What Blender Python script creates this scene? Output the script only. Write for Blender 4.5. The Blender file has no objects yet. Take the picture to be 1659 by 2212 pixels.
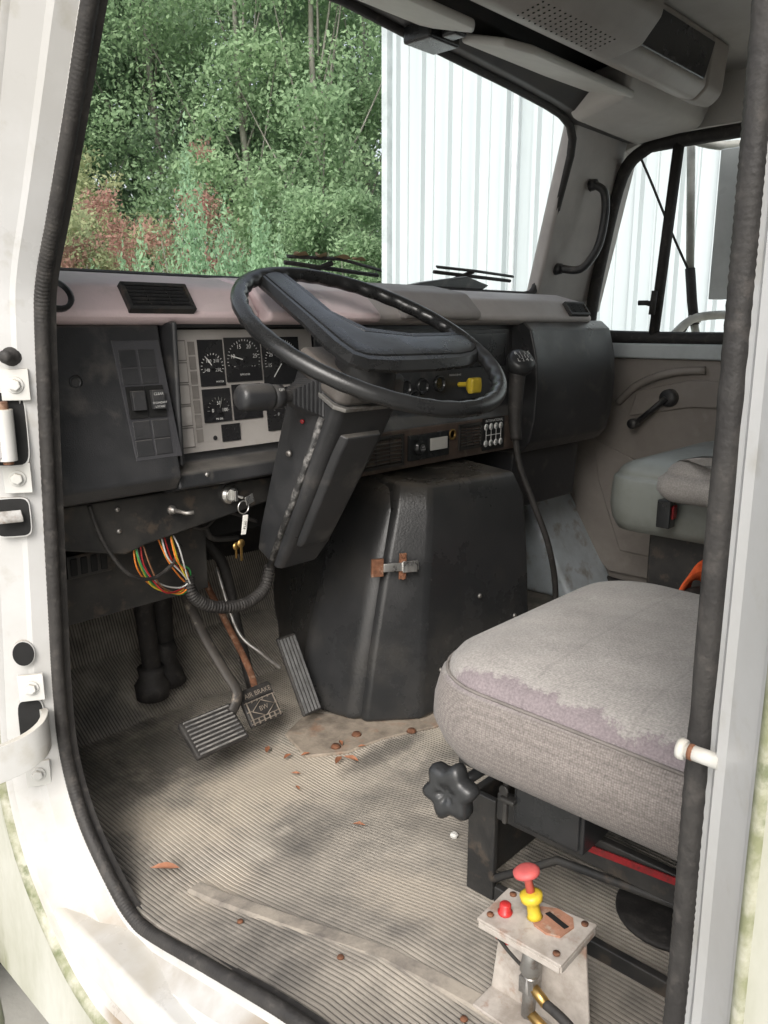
import bpy, math, random
import numpy as np
from mathutils import Vector, Matrix
random.seed(4)
SC=bpy.context.scene
COL=SC.collection
WL={}
# ------------------------------------------------------------------ materials
def mat(name,c1,c2=None,scale=6,rough=.5,bump=0.0,bscale=60,metal=0,lo=.4,hi=.65,dust=None,dlo=.3,c3=None,s3=40,spec=.5,stretch=None,f3=.8,e3=(.56,.68),dmx=.85):
    m=bpy.data.materials.new(name); m.use_nodes=True
    nt=m.node_tree; N=nt.nodes; L=nt.links
    bs=N["Principled BSDF"]; bs.inputs["Metallic"].default_value=metal; bs.inputs["Roughness"].default_value=rough
    bs.inputs["Specular IOR Level"].default_value=spec
    geo=N.new("ShaderNodeNewGeometry")
    vec=geo.outputs["Position"]
    if stretch:
        mp=N.new("ShaderNodeMapping"); mp.inputs["Scale"].default_value=stretch; L.new(vec,mp.inputs[0]); vec=mp.outputs[0]
    c2=c2 or tuple(x*.75 for x in c1)
    n=N.new("ShaderNodeTexNoise"); n.inputs["Scale"].default_value=scale; n.inputs["Detail"].default_value=8; n.inputs["Roughness"].default_value=.65
    L.new(vec,n.inputs["Vector"])
    r=N.new("ShaderNodeValToRGB"); r.color_ramp.elements[0].position=lo; r.color_ramp.elements[1].position=hi
    r.color_ramp.elements[0].color=(*c1,1); r.color_ramp.elements[1].color=(*c2,1)
    L.new(n.outputs[0],r.inputs[0]); col=r.outputs[0]
    def mix(fac,a,bcol):
        x=N.new("ShaderNodeMix"); x.data_type='RGBA'; L.new(fac,x.inputs[0]); L.new(a,x.inputs[6]); x.inputs[7].default_value=(*bcol,1); return x.outputs[2]
    def rng(sock,a,b2,c,d):
        q=N.new("ShaderNodeMapRange"); q.inputs[1].default_value=a;q.inputs[2].default_value=b2;q.inputs[3].default_value=c;q.inputs[4].default_value=d; L.new(sock,q.inputs[0]); return q.outputs[0]
    if c3:
        n3=N.new("ShaderNodeTexNoise"); n3.inputs["Scale"].default_value=s3; n3.inputs["Detail"].default_value=6; n3.inputs["Roughness"].default_value=.6; L.new(vec,n3.inputs["Vector"])
        col=mix(rng(n3.outputs[0],e3[0],e3[1],0,f3),col,c3)
    if dust:
        sx=N.new("ShaderNodeSeparateXYZ"); L.new(geo.outputs["Normal"],sx.inputs[0])
        up=rng(sx.outputs[2],dlo,1.0,0,1)
        nd=N.new("ShaderNodeTexNoise"); nd.inputs["Scale"].default_value=9; nd.inputs["Detail"].default_value=7; L.new(geo.outputs["Position"],nd.inputs["Vector"])
        mu=N.new("ShaderNodeMath"); mu.operation='MULTIPLY'; L.new(up,mu.inputs[0]); L.new(rng(nd.outputs[0],.35,.65,.15,dmx),mu.inputs[1]); mu.use_clamp=True
        col=mix(mu.outputs[0],col,dust)
    L.new(col,bs.inputs["Base Color"])
    rr=rng(n.outputs[0],.3,.7,max(rough-.1,.03),min(rough+.15,1)); L.new(rr,bs.inputs["Roughness"])
    if bump:
        nb=N.new("ShaderNodeTexNoise"); nb.inputs["Scale"].default_value=bscale; nb.inputs["Detail"].default_value=3; L.new(vec,nb.inputs["Vector"])
        b=N.new("ShaderNodeBump"); b.inputs["Strength"].default_value=bump; b.inputs["Distance"].default_value=.002; L.new(nb.outputs[0],b.inputs["Height"]); L.new(b.outputs[0],bs.inputs["Normal"])
    return m
M={}
M['black']=mat("black_plastic",(.028,.029,.031),(.046,.046,.048),8,.36,.25,500,dust=(.20,.185,.165),c3=(.085,.08,.075),s3=14)
M['blackg']=mat("glossy_black_plastic",(.018,.019,.020),(.03,.031,.032),8,.26,.1,400)
M['blackm']=mat("black_metal",(.022,.022,.022),(.045,.042,.038),12,.5,.2,200,c3=(.12,.09,.065),s3=25,f3=.5)
M['dog']=mat("engine_cover_plastic",(.022,.023,.024),(.036,.036,.037),4,.27,.2,220,dust=(.17,.15,.125),c3=(.085,.078,.068),s3=7,f3=.35,e3=(.5,.75))
M['rub']=mat("black_rubber",(.022,.020,.019),(.040,.037,.034),30,.65,.4,250,c3=(.075,.066,.060),s3=60,f3=.5)
M['lip']=mat("dash_pad_vinyl",(.82,.66,.67),(.72,.59,.60),5,.5,.3,500,dust=(.60,.55,.53),c3=(.50,.43,.41),s3=16,f3=.35)
M['lip2']=mat("grey_dash_pad_vinyl",(.56,.515,.495),(.46,.42,.405),5,.5,.3,500,dust=(.54,.52,.50),c3=(.27,.24,.22),s3=12,f3=.45)
M['beige']=mat("beige_bezel",(.44,.415,.39),(.39,.365,.34),6,.5,.1,300,c3=(.32,.29,.26),s3=30,f3=.35)
M['dark']=mat("dark_window",(.018,.018,.020),(.030,.030,.030),8,.22)
M['recess']=mat("recess_black",(.008,.008,.008),None,8,.8)
M['white']=mat("white_lettering",(.8,.8,.78),None,8,.6)
M['paint']=mat("white_truck_paint",(.58,.58,.57),(.51,.51,.48),7,.32,.05,60,dust=(.36,.31,.23),dlo=-.1,c3=(.38,.35,.28),s3=12,f3=.4)
M['paintd']=mat("dirty_white_paint",(.48,.48,.43),(.29,.29,.22),5,.45,.1,60,lo=.38,hi=.68,c3=(.17,.18,.09),s3=9,stretch=(1,1,.35),f3=.75)
M['jamb']=mat("door_jamb_paint",(.53,.53,.525),(.46,.455,.44),4,.33,.03,60,c3=(.30,.27,.20),s3=22,dust=(.22,.165,.10),dlo=.10,f3=.45,e3=(.57,.76),dmx=1.3)
M['moss']=mat("mossy_edge_paint",(.20,.21,.12),(.44,.43,.36),26,.7,.4,120,c3=(.10,.12,.05),s3=34)
M['chrome']=mat("steel",(.75,.75,.73),(.58,.56,.53),30,.3,metal=1)
M['zinc']=mat("dull_steel",(.45,.44,.42),(.25,.23,.21),40,.45,metal=.8,c3=(.2,.1,.05),s3=60,f3=.5)
M['rust']=mat("rusty_steel",(.19,.08,.04),(.10,.045,.025),60,.85,.6,200,c3=(.3,.2,.14),s3=50)
M['head']=mat("headliner_grey",(.56,.54,.51),(.48,.46,.43),4,.75,.2,300)
M['head2']=mat("console_taupe",(.38,.345,.31),(.32,.29,.26),4,.5,.2,300)
M['visor']=mat("visor_vinyl",(.62,.61,.57),(.54,.53,.50),5,.6,.2,300)
M['door']=mat("door_panel_taupe",(.35,.315,.285),(.28,.25,.225),4,.6,.2,200,c3=(.38,.34,.31),s3=10)
M['pillar']=mat("pillar_trim",(.45,.42,.395),(.37,.345,.325),4,.5,.2,300)
M['kick']=mat("kick_paint",(.62,.68,.72),(.45,.49,.51),6,.4,c3=(.30,.27,.24),s3=14)
M['seatv']=mat("grey_vinyl",(.22,.235,.215),(.16,.165,.145),6,.38,.2,80,dust=(.34,.37,.36),c3=(.19,.17,.13),s3=5)
M['red']=mat("red_plastic",(.50,.03,.03),(.38,.03,.03),30,.35)
M['redd']=mat("dark_red_decal",(.30,.02,.025),(.16,.02,.02),60,.4,c3=(.05,.03,.03),s3=90)
M['redf']=mat("faded_red_plastic",(.60,.12,.11),(.48,.09,.09),40,.5)
M['yel']=mat("yellow_plastic",(.68,.50,.04),(.56,.40,.03),30,.45,c3=(.4,.3,.1),s3=120,f3=.4)
M['org']=mat("orange_mesh",(.9,.16,.04),(.7,.10,.03),90,.7,.5,300)
M['leafb']=mat("dry_leaf_brown",(.34,.14,.07),(.20,.09,.05),40,.7)
M['gold']=mat("brass",(.5,.33,.12),(.35,.22,.08),40,.35,metal=.9)
M['rimw']=mat("white_wheel_steel",(.6,.6,.58),(.4,.38,.34),6,.4)
M['tyre']=mat("tyre_rubber",(.03,.03,.03),(.06,.055,.05),10,.8,.3,60)
M['grip']=mat("wheel_rim_plastic",(.015,.0155,.016),(.022,.0225,.023),9,.27,.1,300)
M['label']=mat("black_label",(.01,.01,.01),None,9,.5)
for k,c in dict(wo=(.75,.22,.03),wg=(.05,.35,.09),wy=(.7,.55,.05),ww=(.6,.6,.58),wr=(.5,.03,.03),wb=(.25,.12,.06),blue=(.02,.12,.6)).items():
    M[k]=mat("wire_"+k,c,None,20,.45)
def seatmat():
    m=mat("seat_fabric",(.345,.325,.305),(.28,.262,.245),8,.9,.0,lo=.36,hi=.66)
    nt=m.node_tree;N=nt.nodes;L=nt.links;bs=N["Principled BSDF"]
    geo=N.new("ShaderNodeNewGeometry"); sx=N.new("ShaderNodeSeparateXYZ"); L.new(geo.outputs["Position"],sx.inputs[0])
    mp=N.new("ShaderNodeMapping"); mp.inputs["Scale"].default_value=(380,380,380); L.new(geo.outputs["Position"],mp.inputs[0])
    v=N.new("ShaderNodeTexVoronoi"); v.inputs["Scale"].default_value=1; v.inputs["Randomness"].default_value=.35; L.new(mp.outputs[0],v.inputs["Vector"])
    r=N.new("ShaderNodeValToRGB"); r.color_ramp.elements[0].color=(.28,.25,.23,1); r.color_ramp.elements[1].color=(.11,.095,.088,1); r.color_ramp.elements[1].position=.95; L.new(v.outputs["Distance"],r.inputs[0])
    zz=N.new("ShaderNodeMapRange"); zz.inputs[1].default_value=1.386;zz.inputs[2].default_value=1.392; L.new(sx.outputs[2],zz.inputs[0])
    base=bs.inputs["Base Color"].links[0].from_socket
    mx=N.new("ShaderNodeMix"); mx.data_type='RGBA'; L.new(zz.outputs[0],mx.inputs[0]); L.new(r.outputs[0],mx.inputs[6]); L.new(base,mx.inputs[7])
    n=N.new("ShaderNodeTexNoise"); n.inputs["Scale"].default_value=14; n.inputs["Detail"].default_value=10; n.inputs["Roughness"].default_value=.78; L.new(geo.outputs["Position"],n.inputs["Vector"])
    a=N.new("ShaderNodeMath"); a.operation='MULTIPLY_ADD'; L.new(n.outputs[0],a.inputs[0]); a.inputs[1].default_value=.10; L.new(sx.outputs[0],a.inputs[2])
    w=N.new("ShaderNodeMapRange"); w.inputs[1].default_value=.258; w.inputs[2].default_value=.264; w.inputs[3].default_value=.8; w.inputs[4].default_value=0; L.new(a.outputs[0],w.inputs[0])
    w2=N.new("ShaderNodeMath"); w2.operation='MULTIPLY'; L.new(w.outputs[0],w2.inputs[0]); L.new(zz.outputs[0],w2.inputs[1])
    m2=N.new("ShaderNodeMix"); m2.data_type='RGBA'; L.new(w2.outputs[0],m2.inputs[0]); L.new(mx.outputs[2],m2.inputs[6]); m2.inputs[7].default_value=(.195,.158,.172,1)
    n4=N.new("ShaderNodeTexNoise"); n4.inputs["Scale"].default_value=350; n4.inputs["Detail"].default_value=3; L.new(geo.outputs["Position"],n4.inputs["Vector"])
    q=N.new("ShaderNodeMapRange"); q.inputs[1].default_value=.3;q.inputs[2].default_value=.7;q.inputs[3].default_value=.80;q.inputs[4].default_value=1.18; L.new(n4.outputs[0],q.inputs[0])
    wv=N.new("ShaderNodeTexWave"); wv.bands_direction='Y'; wv.inputs["Scale"].default_value=2.6; wv.inputs["Distortion"].default_value=.6; wv.inputs["Phase Offset"].default_value=2.0; L.new(geo.outputs["Position"],wv.inputs["Vector"])
    lw=N.new("ShaderNodeMapRange"); lw.inputs[1].default_value=0;lw.inputs[2].default_value=.006;lw.inputs[3].default_value=.90;lw.inputs[4].default_value=1; L.new(wv.outputs["Fac"],lw.inputs[0])
    tz=N.new("ShaderNodeMath"); tz.operation='MAXIMUM'; iz=N.new("ShaderNodeMath"); iz.operation='SUBTRACT'; iz.inputs[0].default_value=1; L.new(zz.outputs[0],iz.inputs[1]); L.new(iz.outputs[0],tz.inputs[0]); L.new(lw.outputs[0],tz.inputs[1])
    mm=N.new("ShaderNodeMath"); mm.operation='MULTIPLY'; L.new(q.outputs[0],mm.inputs[0]); L.new(tz.outputs[0],mm.inputs[1])
    hs=N.new("ShaderNodeHueSaturation"); L.new(mm.outputs[0],hs.inputs["Value"]); L.new(m2.outputs[2],hs.inputs["Color"]); L.new(hs.outputs[0],bs.inputs["Base Color"])
    b=N.new("ShaderNodeBump"); b.inputs["Strength"].default_value=.5; b.inputs["Distance"].default_value=.001; L.new(v.outputs["Distance"],b.inputs["Height"])
    nb=N.new("ShaderNodeTexNoise"); nb.inputs["Scale"].default_value=9; nb.inputs["Detail"].default_value=2; L.new(geo.outputs["Position"],nb.inputs["Vector"])
    b2=N.new("ShaderNodeBump"); b2.inputs["Strength"].default_value=.6; b2.inputs["Distance"].default_value=.02; L.new(nb.outputs[0],b2.inputs["Height"]); L.new(b.outputs[0],b2.inputs["Normal"]); L.new(b2.outputs[0],bs.inputs["Normal"])
    bs.inputs["Sheen Weight"].default_value=.1
    return m
M['seat']=seatmat()
# ------------------------------------------------------------------ mesh builder
_tc={}
def textgeo(s):
    if s in _tc: return _tc[s]
    cu=bpy.data.curves.new("tmp","FONT"); cu.body=s; cu.size=1; cu.align_x='CENTER'; cu.align_y='CENTER'; cu.resolution_u=3
    o=bpy.data.objects.new("tmp",cu); COL.objects.link(o)
    dg=bpy.context.evaluated_depsgraph_get(); me=o.evaluated_get(dg).to_mesh()
    v=[tuple(x.co) for x in me.vertices]; f=[tuple(p.vertices) for p in me.polygons]
    o.evaluated_get(dg).to_mesh_clear(); bpy.data.objects.remove(o); bpy.data.curves.remove(cu)
    _tc[s]=(v,f); return _tc[s]
def cat(pts,n=4,closed=False):
    P=[Vector(p) for p in pts]; out=[]; k=len(P); rg=range(k if closed else k-1)
    for i in rg:
        if closed: a,b,c,d=P[i-1],P[i],P[(i+1)%k],P[(i+2)%k]
        else: a,b,c,d=P[max(i-1,0)],P[i],P[i+1],P[min(i+2,k-1)]
        for j in range(n):
            t=j/n; out.append(.5*((2*b)+(c-a)*t+(2*a-5*b+4*c-d)*t*t+(3*b-a-3*c+d)*t**3))
    if not closed: out.append(P[-1])
    return out
class MB:
    def __init__(s): s.v=[];s.f=[];s.m=[];s.sm=[]
    def add(s,v,f,mi=0,sm=False):
        o=len(s.v); s.v+= [tuple(x) for x in v]
        for q in f: s.f.append(tuple(i+o for i in q)); s.m.append(mi); s.sm.append(sm)
        return s
    def hexa(s,p,mi=0): return s.add(p,[(3,2,1,0),(4,5,6,7),(0,1,5,4),(1,2,6,5),(2,3,7,6),(3,0,4,7)],mi)
    def box(s,x0,x1,y0,y1,z0,z1,mi=0): return s.hexa([(x0,y0,z0),(x1,y0,z0),(x1,y1,z0),(x0,y1,z0),(x0,y0,z1),(x1,y0,z1),(x1,y1,z1),(x0,y1,z1)],mi)
    def obox(s,c,ax,ay,az,mi=0):
        c=Vector(c);ax,ay,az=map(Vector,(ax,ay,az)); p=[]
        for k in(-1,1):
            for i,j in((-1,-1),(1,-1),(1,1),(-1,1)): p.append(c+ax*i+ay*j+az*k)
        return s.hexa(p,mi)
    def prism(s,pts,axis,a,b,mi=0):
        def mk(p,t):
            if axis=='x': return (t,p[0],p[1])
            if axis=='y': return (p[0],t,p[1])
            return (p[0],p[1],t)
        n=len(pts); v=[mk(p,a) for p in pts]+[mk(p,b) for p in pts]
        return s.add(v,[tuple(range(n))[::-1],tuple(range(n,2*n))]+[(i,(i+1)%n,(i+1)%n+n,i+n) for i in range(n)],mi)
    def loft(s,rings,mi=0,caps=True,sm=False,closed=True):
        n=len(rings[0]); v=[p for r in rings for p in r]; f=[]
        for k in range(len(rings)-1):
            for i in range(n if closed else n-1):
                j=(i+1)%n; f.append((k*n+i,k*n+j,(k+1)*n+j,(k+1)*n+i))
        if caps: f+=[tuple(range(n))[::-1],tuple(range((len(rings)-1)*n,len(rings)*n))]
        return s.add(v,f,mi,sm)
    def tube(s,pts,r,mi=0,n=10,closed=False,rf=None,flat=1.0):
        P=[Vector(p) for p in pts]; k=len(P); rings=[]; T=[]
        for i in range(k):
            a=P[i-1] if (i>0 or closed) else P[i]; b=P[(i+1)%k] if (i<k-1 or closed) else P[i]
            T.append((b-a).normalized())
        u=T[0].orthogonal().normalized()
        if abs(T[0].x)<.9: u=(Vector((1,0,0))-T[0]*T[0].x).normalized()
        for i in range(k):
            u=(u-T[i]*u.dot(T[i])).normalized(); w=T[i].cross(u); rr=rf(i/(max(k-1,1))) if rf else r
            rings.append([P[i]+(u*math.cos(2*math.pi*j/n)+w*math.sin(2*math.pi*j/n)*flat)*rr for j in range(n)])
        if closed: rings.append(rings[0]); return s.loft(rings,mi,False,True)
        return s.loft(rings,mi,True,True)
    def lathe(s,prof,o,ax,mi=0,n=24,lobes=0,la=0,sm=True):
        o=Vector(o);ax=Vector(ax).normalized();u=ax.orthogonal().normalized();w=ax.cross(u);rings=[]
        for r,h in prof:
            rings.append([o+ax*h+(u*math.cos(t)+w*math.sin(t))*r*(1+la*math.cos(lobes*t)) for t in [2*math.pi*j/n for j in range(n)]])
        return s.loft(rings,mi,True,sm)
    def text(s,t,size,o,xd,yd,mi=0):
        v,f=textgeo(t); o=Vector(o);xd=Vector(xd).normalized();yd=Vector(yd).normalized()
        return s.add([o+xd*(p[0]*size)+yd*(p[1]*size) for p in v],f,mi)
    def obj(s,name,par,mats,bevel=0,seg=2,label=None,sub=0,allsm=False):
        if not isinstance(mats,(list,tuple)): mats=[mats]
        A=np.array(s.v); c=(A.max(0)+A.min(0))/2
        me=bpy.data.meshes.new(name); me.from_pydata([tuple(x) for x in (A-c)],[],s.f)
        for m in mats: me.materials.append(M[m] if isinstance(m,str) else m)
        me.polygons.foreach_set("material_index",s.m)
        me.polygons.foreach_set("use_smooth",[bool(x) or allsm or bevel>0 for x in s.sm])
        me.update(); o=bpy.data.objects.new(name,me); COL.objects.link(o)
        pl=Vector((0,0,0))
        if par: o.parent=par; pl=WL[par.name]
        o.location=Vector(c)-pl; WL[o.name]=Vector(c)
        if bevel:
            b=o.modifiers.new("b",'BEVEL'); b.width=bevel; b.segments=seg; b.limit_method='ANGLE'; b.angle_limit=math.radians(28)
            w=o.modifiers.new("w",'WEIGHTED_NORMAL'); w.keep_sharp=True
        if sub: q=o.modifiers.new("s",'SUBSURF'); q.levels=sub; q.render_levels=sub
        if label: o["label"]=label
        return o
def empty(name,loc,label=None,cat_=None,par=None,group=None):
    o=bpy.data.objects.new(name,None); COL.objects.link(o); o.empty_display_size=.1
    pl=WL[par.name] if par else Vector((0,0,0))
    if par:o.parent=par
    o.location=Vector(loc)-pl; WL[o.name]=Vector(loc)
    if label:o["label"]=label
    if cat_:o["category"]=cat_
    if group:o["group"]=group
    return o
def top(o,label,cat_,group=None,kind=None):
    o["label"]=label;o["category"]=cat_
    if group:o["group"]=group
    if kind:o["kind"]=kind
    return o
def interp(x,P):
    if x<=P[0][0]:return P[0][1]
    for (a,b),(c,d) in zip(P,P[1:]):
        if x<=c:return b+(d-b)*(x-a)/(c-a)
    return P[-1][1]
TR=empty("truck",(.95,.7,0),"old white heavy truck cab with worn dusty interior","truck")
# ------------------------------------------------------------------ door opening frame
LO=[(.184,2.36),(.22,2.415),(.32,2.43),(.64,2.43),(.74,2.37),(.82,2.27),(.902,2.143),(.963,2.037),(1.028,1.93),(1.072,1.86),(1.090,1.80),(1.112,1.61),(1.133,1.40),(1.146,1.25),(1.142,1.14),(1.099,1.046),(1.02,.975),(.968,.950),(.915,.952),(.749,.990),(.588,1.022),(.40,1.03),(.23,1.04),(.185,1.08),(.178,1.31),(.179,1.50),(.180,1.80),(.181,1.97)]
LP=[(p.x,p.y) for p in cat([(a,b,0) for a,b in LO],4,True)]
n=len(LP)
def nrm(i):
    a=LP[i-3];b=LP[(i+3)%n]; t=Vector((b[0]-a[0],b[1]-a[1])).normalized(); q=Vector((t.y,-t.x))
    c=Vector((LP[i][0]-.6,LP[i][1]-1.7)); return q if q.dot(c)>0 else -q
NR=[nrm(i) for i in range(n)]
def off0(i):
    q=NR[i];y,z=LP[i]
    fr=interp(z,[(1.05,.10),(1.3,.045),(1.8,.04),(2.1,.06)])
    return q.x**2*(fr if q.x>0 else .055)+q.y**2*(.115 if q.y<0 else .05)
OF=[off0(i) for i in range(n)]
OV=[(NR[i].x*OF[i],NR[i].y*OF[i]) for i in range(n)]
for _ in range(18):
    OV=[tuple((OV[i-1][k]+2*OV[i][k]+OV[(i+1)%n][k])/4 for k in(0,1)) for i in range(n)]
R=lambda x,k:[(x,LP[i][0]+OV[i][0]*k,LP[i][1]+OV[i][1]*k) for i in range(n)]
b=MB()
b.loft([[(.020,p[0],p[1]) for p in LP],[(-.002,p[0],p[1]) for p in LP]],2,False,True)
b.loft([R(-.002,0),R(-.006,.20)],0,False,True)
b.loft([R(-.006,.20),R(-.028,.36)],0,False,True)
b.loft([R(-.028,.36),R(-.033,.50)],0,False,True)
b.loft([R(-.033,.50),R(-.060,.93)],0,False,True)
b.loft([R(-.060,.93),R(-.066,.97),R(-.068,1.0)],0,False,True)
b.loft([R(-.068,1.0),R(-.074,1.04),R(-.078,1.12),R(-.074,1.17)],3,False,True)
ext=[]
for (x,y,z) in R(-.074,1.17):
    dy,dz=y-.6,z-1.7; k=min(((1.50-.6)/dy if dy>0 else (-.40-.6)/dy) if abs(dy)>1e-6 else 99,((2.52-1.7)/dz if dz>0 else (.72-1.7)/dz) if abs(dz)>1e-6 else 99)
    ext.append((-.080,.6+dy*k,1.7+dz*k))
b.loft([R(-.074,1.17),ext],1,False,False)
b.obj("door_frame",TR,['jamb','paintd','rub','moss'],label="white painted door jamb with grime")
b=MB(); SP=[Vector((0,p.x,p.y)) for p in cat([(a,c,0) for a,c in LO],60,True)]
acc=[0]
for i in range(1,len(SP)): acc.append(acc[-1]+(SP[i]-SP[i-1]).length)
def srf(t):
    i=min(int(round(t*(len(SP)-1))),len(SP)-1); y=SP[i].y; base=.0090+.0008*min(max((y-.25)/.5,0),1)
    return base+.00030*math.sin(acc[i]*2*math.pi/.0055)
b.tube(SP,.0098,0,9,True,rf=srf)
b.obj("door_seal",TR,'rub',label="worn black rubber door seal")
# ------------------------------------------------------------------ cab shell
FZ=lambda y:interp(y,[(.5,1.022),(.6,1.018),(.75,.988),(.92,.957),(1.0,.952),(1.5,.952),(1.66,1.05),(1.76,1.3),(1.78,1.32)])
b=MB()
b.box(-.080,2.03,-.42,1.32,2.50,2.54); b.box(-.080,2.03,-.44,-.40,.8,2.54)
b.box(-.060,2.03,-.4,1.78,.86,.93)
b.box(-.055,2.03,1.46,1.86,1.80,1.87)
b.box(-.06,2.0,1.80,1.84,.8,1.80)
b.hexa([(-.07,1.17,1.87),(.08,1.32,1.87),(.08,1.50,1.87),(-.07,1.46,1.87),(-.07,.88,2.50),(.05,1.18,2.50),(.05,1.30,2.50),(-.07,1.0,2.50)])
b.box(.0,.03,1.18,1.80,.93,1.80)
b.obj("cab_body",TR,'paint',.012,label="white cab body panels")
b=MB(); b.loft([[(.022,.92,2.15),(.05,1.25,2.35),(.05,1.16,2.49),(.022,.80,2.49)],[(.022,1.09,1.88),(.06,1.38,1.90),(.06,1.36,2.0),(.022,1.03,1.97)]]); b.obj("pillar_inner_trim",TR,'blackm',.004)
b=MB()
def rr4(y,x0,x1,z0,z1,c=.12):
    return [(x0,y,z0),(x1,y,z0),(x1,y,z1-c),(x1-c,y,z1),(x0+c,y,z1),(x0,y,z1-c)]
b.loft([rr4(1.87,.12,1.82,.75,1.80),rr4(2.4,.18,1.76,.75,1.72),rr4(3.0,.3,1.64,.75,1.6),rr4(3.08,.36,1.58,.8,1.5)])
b.obj("hood",TR,'paint',.03)
for sx in(-.14,1.72):
    b=MB(); pr=[]
    for k in range(9):
        a=math.pi*k/8; pr.append((2.35+.62*math.cos(a),.85+.45*math.sin(a)))
    inn=[(2.35+.54*math.cos(math.pi*k/8),.85+.38*math.sin(math.pi*k/8)) for k in range(9)]
    b.prism(pr+inn[::-1],'x',sx,sx+.36)
    if sx<0: b.prism([(1.26,.60),(1.76,.66),(1.76,1.22),(1.40,1.20)],'x',-.15,-.09)
    b.obj("fender",TR,'paintd',.02)
    b=MB(); cx=sx+.18
    b.lathe([(.28,-.13),(.48,-.14),(.52,-.10),(.52,.10),(.48,.14),(.28,.13)],(cx,2.35,.52),(1,0,0),0,36)
    b.lathe([(.28,-.12),(.26,-.04),(.12,-.05),(.1,-.12),(.08,-.13),(.08,.1),(.28,.12)],(cx,2.35,.52),(1,0,0),1,30)
    b.obj("wheel",TR,['tyre','rimw'])
b=MB(); b.prism([(.35,.38),(1.15,.38),(1.15,.42),(.35,.42)],'x',-.22,.0); b.obj("cab_step",TR,'zinc',.01)
# ------------------------------------------------------------------ floor mat
def floormat():
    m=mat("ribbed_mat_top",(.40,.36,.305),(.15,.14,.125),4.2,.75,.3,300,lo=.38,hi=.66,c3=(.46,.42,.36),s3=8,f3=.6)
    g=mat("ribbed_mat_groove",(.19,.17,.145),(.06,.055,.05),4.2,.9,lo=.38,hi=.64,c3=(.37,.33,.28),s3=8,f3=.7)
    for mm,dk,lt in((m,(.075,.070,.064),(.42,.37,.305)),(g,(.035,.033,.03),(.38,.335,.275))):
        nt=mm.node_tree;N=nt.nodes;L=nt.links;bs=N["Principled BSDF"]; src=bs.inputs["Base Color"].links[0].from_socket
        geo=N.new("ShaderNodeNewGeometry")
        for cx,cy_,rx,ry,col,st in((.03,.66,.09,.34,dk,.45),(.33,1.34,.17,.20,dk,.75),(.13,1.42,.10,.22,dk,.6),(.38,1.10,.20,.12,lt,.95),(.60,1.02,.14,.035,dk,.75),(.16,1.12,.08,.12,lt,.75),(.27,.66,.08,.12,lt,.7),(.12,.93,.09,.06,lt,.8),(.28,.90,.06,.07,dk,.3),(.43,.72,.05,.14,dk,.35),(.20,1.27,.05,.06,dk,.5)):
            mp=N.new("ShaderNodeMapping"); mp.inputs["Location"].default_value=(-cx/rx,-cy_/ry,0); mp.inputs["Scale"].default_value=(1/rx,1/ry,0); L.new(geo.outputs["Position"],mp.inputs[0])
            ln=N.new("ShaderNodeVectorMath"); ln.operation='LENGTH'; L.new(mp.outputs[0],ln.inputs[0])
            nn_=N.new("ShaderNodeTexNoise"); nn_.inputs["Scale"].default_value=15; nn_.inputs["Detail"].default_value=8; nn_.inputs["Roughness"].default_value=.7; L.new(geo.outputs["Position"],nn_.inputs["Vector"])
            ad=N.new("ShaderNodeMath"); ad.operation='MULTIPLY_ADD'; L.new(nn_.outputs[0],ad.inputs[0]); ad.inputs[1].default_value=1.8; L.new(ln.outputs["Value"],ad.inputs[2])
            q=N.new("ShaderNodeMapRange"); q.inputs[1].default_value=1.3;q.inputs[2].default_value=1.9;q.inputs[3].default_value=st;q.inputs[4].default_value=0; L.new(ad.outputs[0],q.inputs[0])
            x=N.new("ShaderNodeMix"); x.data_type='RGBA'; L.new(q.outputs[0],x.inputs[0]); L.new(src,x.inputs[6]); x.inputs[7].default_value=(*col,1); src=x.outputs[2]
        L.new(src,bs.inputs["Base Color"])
    b=MB(); xs=[];hs=[];x=.008;p=.0070
    while x<1.90: xs+=[x,x+.0029,x+.0035,x+p-.0006]; hs+=[-.0028,-.0028,0,0]; x+=p
    ys=[-.39,-.1,.2,.35,.5,.55,.6,.68,.75,.83,.92,.96,1.0,1.05,1.1,1.15,1.2,1.3,1.4,1.5,1.55,1.6,1.64,1.66,1.7,1.76,1.78]
    nv=len(xs); V=[]
    for y in ys:
        for xx,h in zip(xs,hs):
            wear=math.exp(-(((xx-.40)/.16)**2+((y-1.12)/.11)**2)); w2=math.exp(-(((xx-.15)/.06)**2+((y-1.0)/.12)**2))
            dz=.004*wear+.003*math.sin(xx*17+y*9); h2=h*(1-.95*wear)*(1-.7*w2)
            V.append((xx,y,FZ(y)+h2+dz))
    F=[];MI=[]
    for j in range(len(ys)-1):
        for i in range(nv-1): F.append((j*nv+i,j*nv+i+1,(j+1)*nv+i+1,(j+1)*nv+i)); MI.append(1 if i%4==0 else 0)
    b.add(V,F); b.m=MI
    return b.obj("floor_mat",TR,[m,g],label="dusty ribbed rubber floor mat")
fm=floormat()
b=MB()
tp=[Vector((.098+(.955-y)*(.14-.02*(.955-y)),y,0)) for y in [.955-.045*k for k in range(16)]]
b.loft([[(p.x-.017,p.y,FZ(p.y)+.000),(p.x-.011,p.y,FZ(p.y)+.0035),(p.x+.008,p.y,FZ(p.y)+.0045),(p.x+.0085,p.y,FZ(p.y)-.001)] for p in tp])
b.obj("floor_trim_strip",TR,[mat("dusty_trim",(.34,.30,.25),(.14,.125,.11),14,.8,.4,200)])
for k in(3,7,11):
    b=MB(); p=tp[k]; b.lathe([(.005,0),(.004,.002)],(p.x-.035,p.y,FZ(p.y)+.004),(0,0,1),0,10); b.obj("floor_screw",TR,'rust')
b=MB()
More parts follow.
